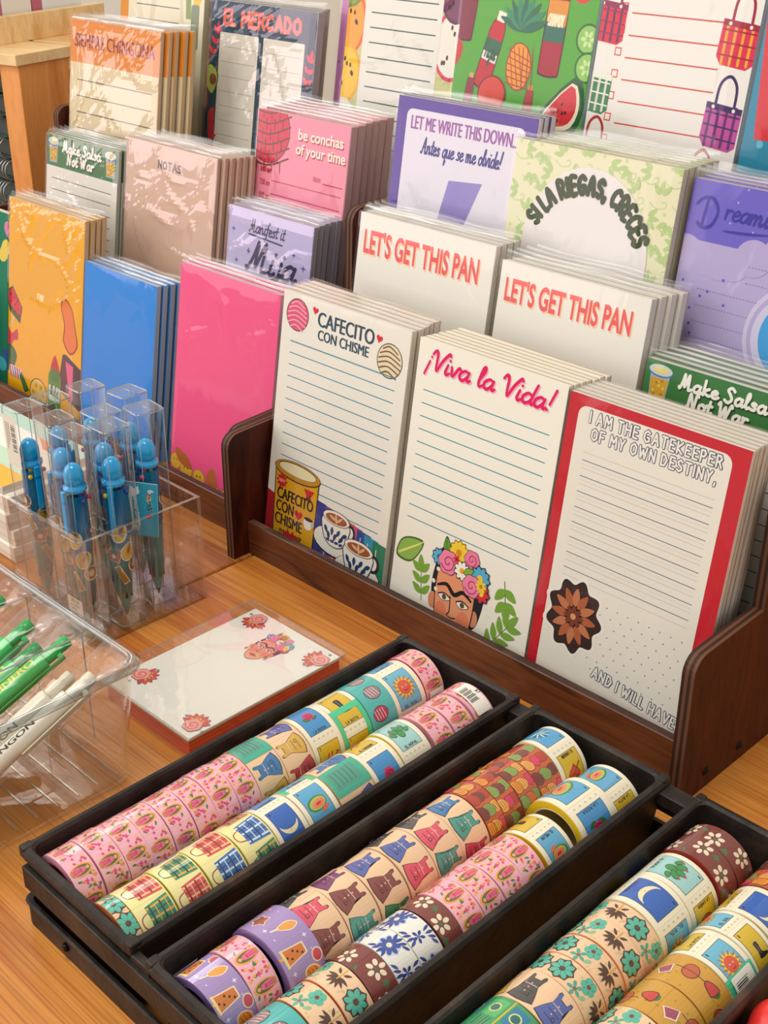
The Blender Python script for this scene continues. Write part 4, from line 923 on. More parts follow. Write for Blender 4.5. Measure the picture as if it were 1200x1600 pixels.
for y0, y1 in ((PY0 - .003, PY0 + .006), (PY1 - .006, PY1 + .003)):       # straps joining the pans at both ends
    b = MB(); b.box(L3(-.968, y0, .050), L3(-.362, y1, .078), STEEL); b.build('strap', pan, bevel=.001, seg=1)
for y0, y1 in ((PY0 + .001, PY0 + .010), (PY1 - .022, PY1 - .0005)):
    for xa, xb in ((PANS[0][1] - .004, PANS[1][0] + .004), (PANS[1][1] - .004, PANS[2][0] + .004)):
        b = MB(); b.box(L3(xa, y0, .072), L3(xb, y1, .088), STEEL); b.build('spacer', pan, bevel=.001, seg=1)
b = MB()    # lower band under all three
o_ = rect_ring; bx0, bx1 = PANS[0][0] - .001, PANS[2][1] + .001
rs = [[L3(*p) for p in o_(bx0 + i, bx1 - i, PY0 - .002 + i, PY1 + .002 - i, z, .012)] for i, z in ((0, 0), (0, .026), (-.002, .029), (0, .032), (.004, .031), (.004, 0))]
b.rings(rs, STEEL, False, False, False, closed=True); bb = b.build('lower_band', pan)
for k in range(4):
    q = MB(); q.lathe([(.0001, -.004), (.0040, -.004), (.005, .0)], P('#2b2420', 'metal'), 10, 'y', L3(-.90 + .17*k, PY0 - .002, .016)); q.build('bolt', bb)

# ------------------------------------------------------------------ washi tape artwork (s along the axis, t round the roll)
def tape_art(kind, w, C, rnd):
    a = Art((0, 0, w, C)); 
    def cells(step):
        n = max(3, int(C/step)); return [(k + .5)*C/n for k in range(n)], C/n
    if kind == 'guad':
        a.rect(0, 0, w, C, '#f4b4bf'); ts, d = cells(.030)
        for i, t in enumerate(ts):
            m = w*.5
            for q in range(18):
                x = rnd.uniform(.08, .92)*w; y = t + rnd.choice((-1, 1))*rnd.uniform(.0062, d*.47); c = ('#ef8a3a', '#e2427a', '#4f7d48', '#f0b24a', '#e2427a')[q % 5]
                if c == '#4f7d48': a.leaf(x, y, .0055, .0024, c, rnd.uniform(0, 180))
                else: a.ell(x, y, .0019, .0014, c, rnd.uniform(0, 180), 7)
            a.star(m, t + d*.38, .0034, '#e2427a', 4, .4, 20)
            a.ell(m, t, w*.43, .0064, '#eda24a'); a.ell(m - w*.02, t, w*.37, .0050, '#5d6a35'); a.poly([(m - w*.36, t - .0034), (m - w*.1, t - .0036), (m + w*.12, t - .0022), (m + w*.18, t), (m + w*.12, t + .0022), (m - w*.1, t + .0036), (m - w*.36, t + .0034)], '#ea6c8a')
            a.ell(m + w*.24, t, .0021, .0019, '#e6a878', n=8); a.line([(m - w*.34, t - .0012), (m - w*.02, t - .0006)], .0006, '#b5305a'); a.line([(m - w*.34, t + .0014), (m - w*.02, t + .0008)], .0006, '#b5305a'); a.leaf(m - w*.02, t, .005, .0016, '#c43a62', 90); a.ell(m - w*.38, t, .0016, .0034, '#c98a2c', n=8)
    elif kind in ('ovr', 'ovrT'):
        a.rect(0, 0, w, C, '#efc8a0'); ts, d = cells(.031); cols = ['#3f8a5a', '#5566a8', '#c23a4a', '#8a4a44', '#4f9a8a', '#4b4a46', '#e0566a', '#3f7ab0', '#d8ac4a', '#7a3a6a']; rnd.shuffle(cols)
        for i, t in enumerate(ts):
            c = cols[i % len(cols)]; m = w*.53 + rnd.uniform(-.001, .001)
            def body(k): return [(m + x*k*w, t + y*k*d) for x, y in ((-.42, -.22), (-.35, -.25), (-.24, -.22), (-.10, -.21), (-.02, -.26), (.12, -.34), (.32, -.43), (.38, -.2), (.40, .0), (.38, .2), (.32, .43), (.12, .34), (-.02, .26), (-.10, .21), (-.24, .22), (-.35, .25), (-.42, .22), (-.40, .14), (-.29, .11), (-.29, -.11), (-.40, -.14))]
            a.poly(body(1.07), '#3a2f33'); a.poly(body(1.0), c)
            for q in range(3): a.line([(m - .1*w + q*.16*w, t - .2*d), (m - .1*w + q*.16*w, t + .2*d)], .0006, '#e8dcc8' if q == 0 else '#2f2a30')
            a.ell(m + .18*w, t - .12*d, .0024, .0020, '#2f2a30', n=8); a.ell(m + .18*w, t - .12*d, .0017, .0013, c, n=8); [a.ell(m - .14*w + .13*w*q, t + .02*d, .0009, .0009, '#f0b0a0', n=7) for q in range(3)]
        if kind == 'ovrT': a.rect(0, C*.86, w, C, '#3fae90'); a.rect(w*.1, C*.88, w*.85, C*.97, '#4f9a86'); [a.line([(w*(.2 + .12*q), C*.89), (w*(.2 + .12*q), C*.96)], .0012, '#2f7a6a') for q in range(5)]
    elif kind.startswith('lot'):
        a.rect(0, 0, w, C, '#f2ead0'); seq = kind.split(':')[1]; n = len(seq); d = C/n
        for i, ch in enumerate(seq):
            t0 = i*d + .005; t1 = (i + 1)*d - .0095; bl = ch in 'SMRLNA'; bg = {'S': '#69b5d0', 'M': '#2f63b5', 'R': '#3f8fc8', 'L': '#5aa7cf', 'N': '#9fd0cc', 'A': '#4f9fcf'}.get(ch, '#d8b52c')
            x0, x1 = w*.14, w*.84; m = (x0 + x1)/2; tm = (t0 + t1)/2; hh = t1 - t0
            a.rect(x0 - .0006, t0 - .0006, x1 + .0006, t1 + .0006, '#2f2f33'); a.rect(x0, t0, x1, t1, bg)
            for q in range(5): a.ell(w*(.16 + .16*q), t1 + .0055, .0016, .0012, '#cfc6a8', n=7)
            k = min(hh, w*.7)
            txt = {'S': 'EL SOL', 'M': 'LA LUNA', 'R': 'LA ROSA', 'L': 'EL MELON', 'N': 'EL NOPAL', 'B': 'LA BOTA', 'C': 'EL CORAZON', 'W': 'LA SANDIA', 'A': 'EL MAGUEY'}[ch]
            a.hand(txt, m, t1 - .0012, .0032, .0007, '#27262b', UP, fit=w*.42); a.hand(str(7 if i % 2 else 8), x0 + .003, t0 + .005, .0034, .0006, '#27262b', UP)
            if ch == 'S':
                for q in range(2): a.star(m, tm - .001, k*(.50 - .06*q), ('#b5702a', '#f0c04a')[q], 14, .62, 6*q)
                a.ell(m, tm - .001, k*.27, k*.27, '#b52f2c'); a.ell(m, tm - .001, k*.25, k*.25, '#e0563f'); a.ell(m - k*.09, tm - k*.06, k*.035, k*.028, '#f6efe0', n=8); a.ell(m + k*.09, tm - k*.06, k*.035, k*.028, '#f6efe0', n=8); a.ell(m - k*.09, tm - k*.06, k*.016, k*.018, '#2a1a1a', n=6); a.ell(m + k*.09, tm - k*.06, k*.016, k*.018, '#2a1a1a', n=6); a.line([(m - k*.08, tm + k*.08), (m, tm + k*.12), (m + k*.08, tm + k*.08)], k*.03, '#8c1f20', 3)
            elif ch == 'M':
                q = [(m + k*.42*cos(R(q)), tm - k*.12 + k*.42*sin(R(q))) for q in range(5, 180, 12)] + [(m + k*.40*cos(R(q)), tm - k*.14 + k*.24*sin(R(q))) for q in range(175, 0, -12)]
                a.poly(q, '#efe0b0'); a.ell(m - k*.02, tm + k*.16, k*.03, k*.02, '#b08a5a', n=8)
            elif ch == 'R': a.leaf(m - k*.16, tm + k*.12, k*.34, k*.18, '#2f6a3a', 30); a.leaf(m + k*.2, tm + k*.16, k*.3, k*.16, '#2f6a3a', -20); a.rose(m + k*.03, tm - k*.04, k*.22, '#c9255a', '#7a1238')
            elif ch == 'L': a.ell(m - k*.02, tm - k*.06, k*.42, k*.28, '#4f7d35', -10); a.ell(m, tm - k*.06, k*.36, k*.22, '#a5c05a', -10); a.ell(m + k*.03, tm - k*.04, k*.28, k*.15, '#ef7a5a', -10); a.ell(m + k*.03, tm - k*.04, k*.13, k*.05, '#b5402c', -10); a.leaf(m + k*.2, tm + k*.2, k*.4, k*.14, '#e8643f', -25)
            elif ch == 'N':
                for (x, y, r1, r2, rr) in ((0, .12, .16, .24, 0), (-.2, -.1, .13, .2, -35), (.2, -.12, .13, .2, 35), (.02, -.22, .12, .17, 0), (-.34, .08, .1, .15, -50), (.34, .06, .1, .15, 50)): a.ell(m + x*k, tm + y*k, r1*k, r2*k, '#225a35', rr); a.ell(m + x*k, tm + y*k, r1*k*.86, r2*k*.88, '#3f8f4f', rr)
                for x, y in ((-.22, -.3), (.24, -.3), (.02, -.4), (-.4, -.05)): a.ell(m + x*k, tm + y*k, k*.04, k*.05, '#d0345a', n=8)
            elif ch == 'B': a.poly([(m - k*.12, tm - k*.36), (m + k*.12, tm - k*.36), (m + k*.10, tm + k*.06), (m + k*.36, tm + k*.18), (m + k*.36, tm + k*.30), (m - k*.14, tm + k*.30), (m - k*.10, tm)], '#23232a', 3); a.line([(m - k*.02, tm - k*.3), (m - k*.01, tm + k*.1)], k*.04, '#6a6a72')
            elif ch == 'C': a.heart(m, tm, k*.32, '#8c1a1c', 10); a.heart(m, tm, k*.28, '#c93a2c', 10); a.line([(m - k*.36, tm + k*.28), (m + k*.36, tm - k*.32)], k*.05, '#7a4a1c'); a.star(m + k*.36, tm - k*.32, k*.1, '#7a4a1c', 3, .4); a.line([(m - k*.1, tm - k*.28), (m - k*.06, tm - k*.4)], k*.06, '#c93a2c'); a.line([(m + k*.06, tm - k*.28), (m + k*.1, tm - k*.42)], k*.06, '#c93a2c')
            elif ch == 'W': a.ell(m, tm, k*.34, k*.34, '#2f6a35'); a.ell(m - k*.02, tm, k*.28, k*.29, '#d8333f'); a.poly([(m, tm), (m + k*.42, tm - k*.22), (m + k*.42, tm + k*.18)], '#2f6a35'); [a.ell(m - k*.12 + k*.07*(q % 3), tm - k*.1 + k*.1*(q // 3), k*.018, k*.03, '#27161a', 0, 6) for q in range(6)]
            elif ch == 'A':
                for q in range(11): a.leaf(m + k*.2*cos(R(-180 + 18*q)), tm + k*.1 + k*.26*sin(R(-180 + 18*q)), k*.5, k*.07, ('#bfe0e8', '#2f6a7a')[q % 2], -180 + 18*q)
        if kind.endswith('g'): a.rect(0, 0, w, .010, '#3fc890')
        if ':' in kind and kind.count(':') > 1:
            g = float(kind.split(':')[2]); a.rect(0, g*C, w*.13, g*C + .09, '#46c994'); a.rect(w*.85, g*C, w, g*C + .09, '#46c994'); a.rect(0, g*C, w, g*C + .008, '#46c994'); a.rect(0, g*C + .082, w, g*C + .09, '#46c994')
    elif kind == 'plaid':
        a.rect(0, 0, w, C, '#efe6a0'); ts, d = cells(.034); cols = [('#3f6fb0', '#cfe0ef', '#27406e'), ('#d8503f', '#f0c0a0', '#8a2a2a'), ('#3f8a6a', '#e0b04a', '#1f4a3a'), ('#7a4a9a', '#e0d04a', '#3f2a5a'), ('#e08a3a', '#4f9ac0', '#8c3a2a')]; rnd.shuffle(cols)
        for i, t in enumerate(ts):
            c1, c2, c3 = cols[i % 5]; m = w*.58
            a.line([(m - w*.18, t - d*.24), (m - w*.44, t - d*.16), (m - w*.50, t), (m - w*.44, t + d*.16), (m - w*.18, t + d*.24)], .0012, ('#a03a4a', '#3f7a4a')[i % 2], 5)
            a.poly([(m - w*.28, t - d*.38), (m + w*.38, t - d*.46), (m + w*.38, t + d*.43), (m - w*.28, t + d*.38)], c1)
            for q in range(5): a.line([(m - w*.27, t - d*.30 + q*d*.148), (m + w*.37, t - d*.36 + q*d*.172)], .0011 if q % 2 else .0020, (c2, c3)[q % 2])
            for q in range(4): a.line([(m - w*.18 + q*w*.15, t - d*.34), (m - w*.18 + q*w*.15, t + d*.33)], .0010 if q % 2 else .0018, (c3, c2)[q % 2])
    elif kind == 'flo':
        a.rect(0, 0, w, C, '#efc9a0'); ts, d = cells(.0245)
        for i, t in enumerate(ts):
            f = i % 3
            for q in range(5): a.ell(rnd.uniform(.08, .92)*w, t + rnd.uniform(-.5, .5)*d, .0017, .0013, '#d8bf8a', rnd.uniform(0, 90), 7)
            if f == 0: a.flower(w*.5, t, .0118, '#56b8a0', '#5a3a2f', 8, .22, '#4f3328')
            elif f == 1:
                for q in range(7): an = -84 + 28*q; a.leaf(w*.40 + .0066*cos(R(an)), t + .0066*sin(R(an)), .0115, .0032, '#55362c', an)
                a.line([(w*.05, t), (w*.5, t)], .0012, '#e0b050'); a.leaf(w*.2, t - .005, .008, .003, '#55362c', -130); a.leaf(w*.2, t + .005, .008, .003, '#55362c', 130)
            else: a.flower(w*.30, t - d*.1, .0090, '#56b8a0', '#6a4a3a', 5, .25, None, 0, .8); a.flower(w*.74, t + d*.2, .0080, '#4aa892', '#8a6a4a', 5, .25); a.leaf(w*.75, t - d*.2, .008, .004, '#8fbf9a', 40)
    elif kind == 'boba':
        a.rect(0, 0, w, C, '#a58cc0'); ts, d = cells(.0245)
        for i, t in enumerate(ts):
            x = w*(.36 if i % 2 else .62); f = (i*3) % 4
            a.star(w*(.80 if i % 2 else .18), t + d*.35, .0030, '#e6dcef', 4, .35); a.ell(w*(.8 if i % 2 else .2), t - d*.2, .0010, .0010, '#d8cbe6', n=6)
            if f == 0: a.poly([(x - .013, t - .0055), (x + .011, t - .0085), (x + .011, t + .0085), (x - .013, t + .0055)], '#efe0c0'); a.poly([(x - .0115, t - .0045), (x + .0095, t - .0072), (x + .0095, t + .0072), (x - .0115, t + .0045)], '#d87a35'); a.line([(x + .008, t), (x + .019, t + .003)], .0022, '#f0b02c'); a.rect(x + .0095, t - .009, x + .0122, t + .009, '#efd890'); [a.ell(x - .008 + .004*q, t + .003*(q % 3 - 1), .0013, .0013, '#4a2a1c', n=6) for q in range(5)]
            elif f == 1: a.ell(x, t, .0095, .0072, '#efe0c0', 30); a.ell(x, t, .0082, .006, '#e0912c', 30); [a.line([(x - .006 + .004*q, t - .004), (x - .003 + .004*q, t + .004)], .0008, '#a55a1c') for q in range(3)]
            elif f == 2: a.star(x, t, .0105, '#efd0b0', 5, .62); a.star(x, t, .0088, '#9a5236', 5, .62)
            else: a.leaf(x, t, .022, .0105, '#efe0c0', 15); a.leaf(x, t, .0195, .0085, '#e9a04a', 15); a.line([(x + .009, t + .002), (x + .016, t + .004)], .0018, '#efe0c0')
            if f == 0: a.ell(w*.8 if i % 2 else w*.14, t - d*.5, .0058, .0068, '#efe0c0'); a.ell(w*.8 if i % 2 else w*.14, t - d*.5, .0046, .0056, '#d0485a')
    elif kind == 'org':
        a.rect(0, 0, w, C, '#c9623a'); ts, d = cells(.017); cols = ['#e9973a', '#d83a63', '#7a3a35', '#d8703a', '#efae5a', '#b5402f', '#7fae5a']
        for i, t in enumerate(ts):
            for q in range(3):
                c = cols[(i*2 + q*3 + rnd.randrange(2)) % 7]; x = w*(.15 + .35*q) + rnd.uniform(-.002, .002)
                if c == '#d83a63': a.poly([(x - .006, t - .003), (x + .001, t - .0085), (x + .007, t - .002), (x + .003, t + .007), (x - .005, t + .006)], '#8a2a2f'); a.poly([(x - .0054, t - .0026), (x + .0009, t - .0077), (x + .0062, t - .0018), (x + .0027, t + .0063), (x - .0045, t + .0054)], c)
                else:
                    a.ell(x, t, .0088, .0072, '#8a3a22', 25*q, 14); a.ell(x, t, .0081, .0066, c, 25*q, 14)
                    if c in ('#efae5a', '#7fae5a', '#e9973a'): [a.line([(x - .006 + .003*j, t - .005), (x - .0045 + .003*j, t + .005)], .0006, '#9a4a22') for j in range(5)]
    elif kind == 'brn':
        a.rect(0, 0, w, C, '#7c3a33'); ts, d = cells(.030)
        for i, t in enumerate(ts):
            x = w*(.36 if i % 2 else .64)
            for q in range(6): a.ell(x + .0068*cos(R(60*q)), t + .0068*sin(R(60*q)), .0036, .0025, '#ecdcc0', 60*q, 10)
            a.ell(x, t, .0022, .0022, '#4a6a48', n=8)
            for q in (-35, 0, 35): a.leaf(w*(.74 if i % 2 else .24) + .003*cos(R(q)), t + d*.5 + .003*sin(R(q)), .0085, .0028, '#4f7048', q + (180 if i % 2 else 0))
    elif kind == 'blu':
        a.rect(0, 0, w, C, '#ebe9e0'); ts, d = cells(.030)
        for i, t in enumerate(ts):
            if i % 2: a.flower(w*.5, t, .0112, '#3f55a0', '#e9e2c0', 8, .24, '#c8cfe0')
            else: a.flower(w*.55, t, .007, '#2f3f8a', '#5f76b8', 5, .25)
            for sg in (-1, 1):
                for q in range(4): an = 25*q - 40; a.leaf(w*.5 + sg*w*.36, t + d*.5*sg*.3 + (q - 1.5)*.0048, .0085, .0030, '#32468f', an*sg + 20)
    elif kind == 'tea':
        a.rect(0, 0, w, C, '#4fb5b0'); ts, d = cells(.026)
        for i, t in enumerate(ts):
            x = w*(.42 if i % 2 else .55); c = ('#9a7a80', '#b53a5a', '#c9b0a0', '#7a6470')[i % 4]; a.ell(x, t, .0115, .0098, '#3a3238'); a.ell(x, t, .0106, .009, c)
            for q in range(4): a.line([(x - .008 + .004*q, t - .006), (x - .006 + .004*q, t + .006)], .0009, '#e6d8cc')
    elif kind == 'stm':
        a.rect(0, 0, w, C, '#3f9a63'); ts, d = cells(.022)
        for i, t in enumerate(ts):
            a.rect(w*.08, t - d*.4, w*.6, t + d*.36, ('#2f7fa0', '#57b56a', '#8fae3a')[i % 3], .001); a.ell(w*.34, t, .006, .006, '#d0d88a', n=12); a.ell(w*.34, t, .0045, .0045, '#2f6a6a', n=12)
            for q in range(4): a.line([(w*.65, t - .006 + .0035*q), (w*.95, t - .005 + .0035*q)], .0009, '#235a48')
            a.rect(0, t + d*.42, w, t + d*.5, '#c9b52c') if i % 3 == 0 else None
    elif kind == 'can':
        a.rect(0, 0, w, C, '#cf9a3a'); ts, d = cells(.021)
        for q in range(40): a.ell(rnd.uniform(.05, .95)*w, rnd.uniform(0, C), .0016, .0010, '#a88a2c', rnd.uniform(0, 180), 6)
        for i, t in enumerate(ts):
            x = w*(.5 + .16*sin(i*1.3)); f = i % 4
            if f == 0: a.leaf(x, t - .006, .011, .007, '#3f7a3a', 20); a.poly([(x - .007, t - .005), (x, t - .007), (x + .007, t - .004), (x + .003, t + .007), (x - .003, t + .007)], '#5a2a22', 3); a.poly([(x - .006, t - .0045), (x, t - .006), (x + .006, t - .0036), (x + .0024, t + .006), (x - .0024, t + .006)], '#c9403a', 3)
            elif f == 1: a.ell(x, t, .0092, .0082, '#6a3020'); a.ell(x, t, .0083, .0073, '#c06040'); a.line([(x, t - .015), (x, t + .015)], .0008, '#6a4a2a')
            elif f == 2: a.poly([(x - .008, t - .006), (x + .003, t - .009), (x + .009, t), (x, t + .008)], '#efe0d0'); a.poly([(x - .0068, t - .005), (x + .0024, t - .0076), (x + .0074, t), (x, t + .0064)], '#a04a63')
            else: a.ell(x, t, .0085, .0068, '#6a2a1a', 40); a.ell(x, t, .0076, .006, '#b8452f', 40)
    return a
TAPES = {   # kind: (label words, roll side colour, core colour)
 'guad': ('pink floral', '#eba3b4', '#e2617f'), 'ovr': ('peach dungaree-print', '#e0b482', '#c99a68'), 'ovrT': ('teal-ended dungaree-print', '#e0b482', '#c99a68'),
 'lot': ('cream picture-card', '#efe2b0', '#d9c890'), 'plaid': ('pale yellow plaid-bag', '#e6d85a', '#d8c84a'), 'flo': ('peach flower-print', '#e88a52', '#d8753f'), 'boba': ('lilac snack-print', '#7a6096', '#6a5286'),
 'org': ('orange sweet-bread', '#b5522f', '#9a4226'), 'brn': ('maroon white-flower', '#6a2c28', '#c9453a'), 'blu': ('white and blue flower', '#e6e2d0', '#d0ccb8'), 'tea': ('teal shell-bread', '#3f9a98', '#2f7a78'), 'stm': ('green stamp-print', '#2f8a58', '#2a7048'), 'can': ('mustard sweets', '#b8842c', '#9a6c24')}
_TP = {}
def tape_proto(kind, w, r, seed, side=None):
    k = (kind, round(w, 4), r, seed, side)
    if k in _TP: return _TP[k]
    base = kind.split(':')[0]; nm, sc, cc = TAPES[base]; sc = side or sc; rnd = random.Random(seed)
    C = 2*pi*r; mb = MB(); ri = r*.80; A_ = tape_art(kind, w, C, rnd)
    mb.lathe([(ri, 0), (r - .0008, 0), (r, .0008), (r, w - .0008), (r - .0008, w), (ri, w)], P(sc, 'tape'), 60, 'y', cap0=False, cap1=False, smooth=False)
    # the roll's facets start at the crest, as do the printed ones
    A_.wrap(mb, r + .00005, 0, nseg=60)
    cm = MB(); cm.lathe([(ri - .0003, 0), (ri - .0003, w), (ri*.93, w - .0002), (ri*.93, .0002)], P(cc, 'paper'), 40, 'y', cap0=False, cap1=False)
    for j in range(40): j2 = (j + 1) % 40; cm.f.append((120 + j, 120 + j2, j2, j)); cm.m.append(0); cm.sm.append(False)
    _TP[k] = (mb, cm); return _TP[k]
_DONE = {}
def tape(kind, x, y, z, w, r, ang, flip, label, group, seed=0, side=None, tilt=0, sticker=None):
    key = (kind, round(w, 4), r, seed, side, sticker)
    rot = Matrix.Rotation(pi if flip else 0, 4, 'Z') @ Matrix.Rotation(R(ang), 4, 'Y')
    if key not in _DONE:
        mb, cm = tape_proto(kind, w, r, seed, side)
        # Empty at the roll's centre, parts hang round it
        o = thing('washi_tape', (0, 0, 0), None, 'washi tape')
        body = mb.build('tape_roll', o, (0, -w/2, 0)); core = cm.build('paper_core', o, (0, -w/2, 0))
        if sticker:
            s = Art((0, 0, w, 9)); t0 = sticker[1]; s.rect(w*.12, t0, w*.88, t0 + .046, '#f1ece0', .002)
            for q in range(13): s.rect(w*.2, t0 + .006 + .0019*q, w*(.62 if q % 4 else .66), t0 + .006 + .0019*q + (.0012 if q % 3 else .0006), '#2a2a2a')
            s.hand(sticker[0], w*.76, t0 + .02, w*.14, w*.028, '#2a2a2a', UP, rot=90, gap=.2)
            q = MB(); s.wrap(q, r + .0024, 0, 'paper', 60); q.build('barcode_sticker', o, (0, -w/2, 0))
        _DONE[key] = o
    else: o = copy_tree(_DONE[key])
    o.rotation_mode = 'XYZ'
    o.rotation_euler = (Matrix.Rotation(R(tilt), 4, 'Z') @ rot).to_euler()
    o.location = Vector((x, y + w/2, z))*U
    o['label'] = label; o['category'] = 'washi tape'; o['group'] = group
    return o
PANW = {'first': 'pan beside note card box', 'middle': 'middle pan', 'third': 'pan nearest the red trinket'}
def row(pan_name, side_name, x, z, items, flip):
    rj = random.Random(pan_name + side_name)
    for k, it in enumerate(items):
        jx, jz, jt = rj.uniform(-.0008, .0008), rj.uniform(-.0006, .0016), rj.uniform(-1.3, 1.3)
        kind, y0, y1, ang = it[:4]; opt = it[4] if len(it) > 4 else {}
        r = opt.get('r', .040); w = y1 - y0 - .0011; base = kind.split(':')[0]
        pos = ORD[k] if k else 'nearest'
        lab = f"{TAPES[base][0]} washi tape, {pos + (' from near end' if k else ' roll')}, {side_name} row, {PANW[pan_name]}"
        tape(kind, x + opt.get('dx', 0) + jx, y0, z + opt.get('dz', 0) + jz, w, r, ang, flip if 'flip' not in opt else opt['flip'], lab, f'washi tapes in the {side_name} row of the {pan_name} pan', opt.get('seed', 0), opt.get('side'), opt.get('tilt', jt), opt.get('st'))
G = lambda a, b, ang, **k: ('guad', a, b, ang, k)
def ev(kind, y0, w, n, ang, step=67, **k): return [(kind, y0 + w*i, y0 + w*(i+1), ang + step*i, dict(k)) for i in range(n)]
row('first', 'left', -.9235, .0625, ev('guad', .469, .0286, 8, 10, 9) + [('ovrT', .698, .738, 20, {}), ('ovr', .738, .779, 8, {'seed': 4}), ('lot:RCRB', .779, .8225, -40, {}), ('lot:BWSC:.12', .8225, .867, -28, {}), ('tea', .867, .9085, 0, {}), ('lot:SMSL', .9085, .957, 0, {}), ('guad', .9585, .9895, 40, {'side': '#d8245a', 'st': ('$7', .024)})], False)
row('first', 'right', -.8350, .0590, [('flo', .468, .4845, 15, {}), ('plaid', .485, .526, 20, {}), ('plaid', .527, .5665, 75, {'seed': 2}), ('plaid', .5675, .6115, 20, {'seed': 5}), ('plaid', .6125, .6535, 140, {'seed': 2}), ('lot:MLMR', .654, .694, -5, {}), ('lot:LMRL:.86', .6945, .738, -8, {}), ('ovrT', .7385, .789, 45, {'seed': 3, 'r': .0415, 'dz': .0005}), ('lot:RSRC', .790, .8355, 10, {}), ('lot:NBNC', .836, .8795, -40, {'side': '#e9c630'}), G(.886, .9175, 30), G(.9195, .951, 12), G(.953, .9845, 25, st=('$7', .24))], False)
row('middle', 'left', -.7040, .0625, [('boba', .4685, .5065, 15, {'st': ('$8', .032)}), ('guad', .5075, .5375, 12, {}), ('boba', .5395, .5835, 40, {'r': .0435, 'dz': .0035, 'dx': .003, 'seed': 1}), *[('ovr', .584 + .0395*i, .6235 + .0395*i, 14 + 31*i, {'seed': 10 + i}) for i in range(6)], ('org', .8215, .848, 0, {}), ('org', .8485, .876, 70, {'seed': 2}), ('org', .8765, .907, 30, {}), ('org', .9075, .943, 100, {'seed': 2}), ('lot:ABAC', .9445, .9875, -20, {})], True)
row('middle', 'right', -.6240, .0590, [('tea', .4705, .516, 10, {'seed': 1, 'r': .0385}), ('flo', .517, .548, 20, {'r': .0385}), ('flo', .549, .580, 60, {'r': .0385}), ('brn', .5805, .6105, 0, {'r': .0385}), ('blu', .611, .641, 15, {'r': .0385}), ('blu', .6415, .6715, 45, {'r': .0385}), ('brn', .672, .6975, 40, {'r': .0385}), *[('guad', .698 + .0308*i, .7285 + .0308*i, 16 + 13*i, {'r': .0385}) for i in range(4)], ('lot:BRWL', .8245, .866, 0, {'side': '#e9c422', 'r': .0385}), ('lot:LBCR', .877, .933, -15, {'side': '#e9c422', 'r': .0405, 'dz': .006, 'dx': -.001}), ('lot:LCRB', .9345, .979, -28, {'r': .0385})], True)
row('third', 'left', -.4870, .0625, [('ovr', .520, .5645, 0, {}), ('stm', .565, .609, 0, {}), ('stm', .6095, .6535, 40, {}), ('ovr', .654, .6965, 35, {'seed': 12}), *[('flo', .697 + .030*i, .727 + .030*i, 20 + 27*i, {}) for i in range(4)], ('lot:MBLS', .8175, .8655, -45, {}), ('lot:NRBW', .866, .911, -42, {}), ('brn', .9155, .9435, 20, {'side': '#a0352c'}), ('brn', .944, .972, 65, {})], True)
row('third', 'right', -.4065, .0590, [('flo', .602, .632, 0, {}), ('flo', .6325, .6625, 40, {}), ('flo', .663, .693, 10, {}), ('flo', .6935, .7235, 70, {}), ('can', .7245, .767, 0, {}), ('can', .7675, .809, 50, {'seed': 3}), ('lot:SCSB:.14', .8095, .851, -12, {'flip': False, 'st': ('$7', .0385)}), ('lot:BLWS', .8515, .884, 0, {'flip': False}), ('lot:MRMB', .886, .931, -25, {'flip': False}), ('org', .9325, .962, 10, {}), ('brn', .9625, .990, 0, {})], True)
# ------------------------------------------------------------------ clear box with pens in plastic cases
BX0, BX1, BY0, BY1, BH = -1.553, -1.352, .789, .985, .166
o = thing('acrylic_box', ((BX0 + BX1)/2, (BY0 + BY1)/2, 0), 'open clear acrylic box holding nine clear pen cases', 'acrylic box')
cx, cy = (BX0 + BX1)/2, (BY0 + BY1)/2; T = .0055
hx, hy = (BX1 - BX0)/2, (BY1 - BY0)/2
for a, c in (((-hx, -hy, 0), (hx, -hy + T, BH)), ((-hx, hy - T, 0), (hx, hy, BH)), ((-hx, -hy + T, 0), (-hx + T, hy - T, BH)), ((hx - T, -hy + T, 0), (hx, hy - T, BH))):
    b = MB(); flatx = (c[0] - a[0]) > (c[1] - a[1])
    b.box(a, c, ACRYL, {1: ACRYL_EDGE, **({3: ACRYL_EDGE, 5: ACRYL_EDGE} if flatx else {})}); b.build('wall_panel', o)
b = MB(); b.box((-hx + T, -hy + T, 0.0004), (hx - T, hy - T, .006), ACRYL); b.build('base_panel', o)

def sticker(a, kind, x, t, k):
    if kind == 0: a.ell(x, t, .009*k, .0115*k, '#efe6cf', 20); a.ell(x, t, .0075*k, .0098*k, '#e0b53a', 20); a.line([(x, t), (x + .004*k, t - .008*k)], .003*k, '#8c5a2c')
    elif kind == 1: a.poly([(x - .010*k, t - .006*k), (x + .011*k, t - .008*k), (x + .006*k, t + .009*k), (x - .008*k, t + .008*k)], '#efe6cf'); a.poly([(x - .0085*k, t - .0045*k), (x + .009*k, t - .0062*k), (x + .005*k, t + .0072*k), (x - .0065*k, t + .0062*k)], '#c9544a'); a.ell(x, t, .003*k, .003*k, '#efe6cf', n=8)
    elif kind == 2: a.poly([(x - .008*k, t - .010*k), (x - .001*k, t - .013*k), (x + .009*k, t + .009*k), (x + .002*k, t + .012*k)], '#efe6cf'); a.poly([(x - .0066*k, t - .0092*k), (x - .0014*k, t - .0112*k), (x + .0074*k, t + .0084*k), (x + .0018*k, t + .0102*k)], '#b0812c')
    else: a.ell(x, t, .0092*k, .0092*k, '#efe6cf'); a.ell(x, t, .0078*k, .0078*k, '#a8632c'); a.ell(x, t, .004*k, .004*k, '#e0c08a')
REFILL = ['#1d3f9a', '#e23a7a', '#3fa84a', '#6a3f9a', '#e9c62c', '#1f2024']
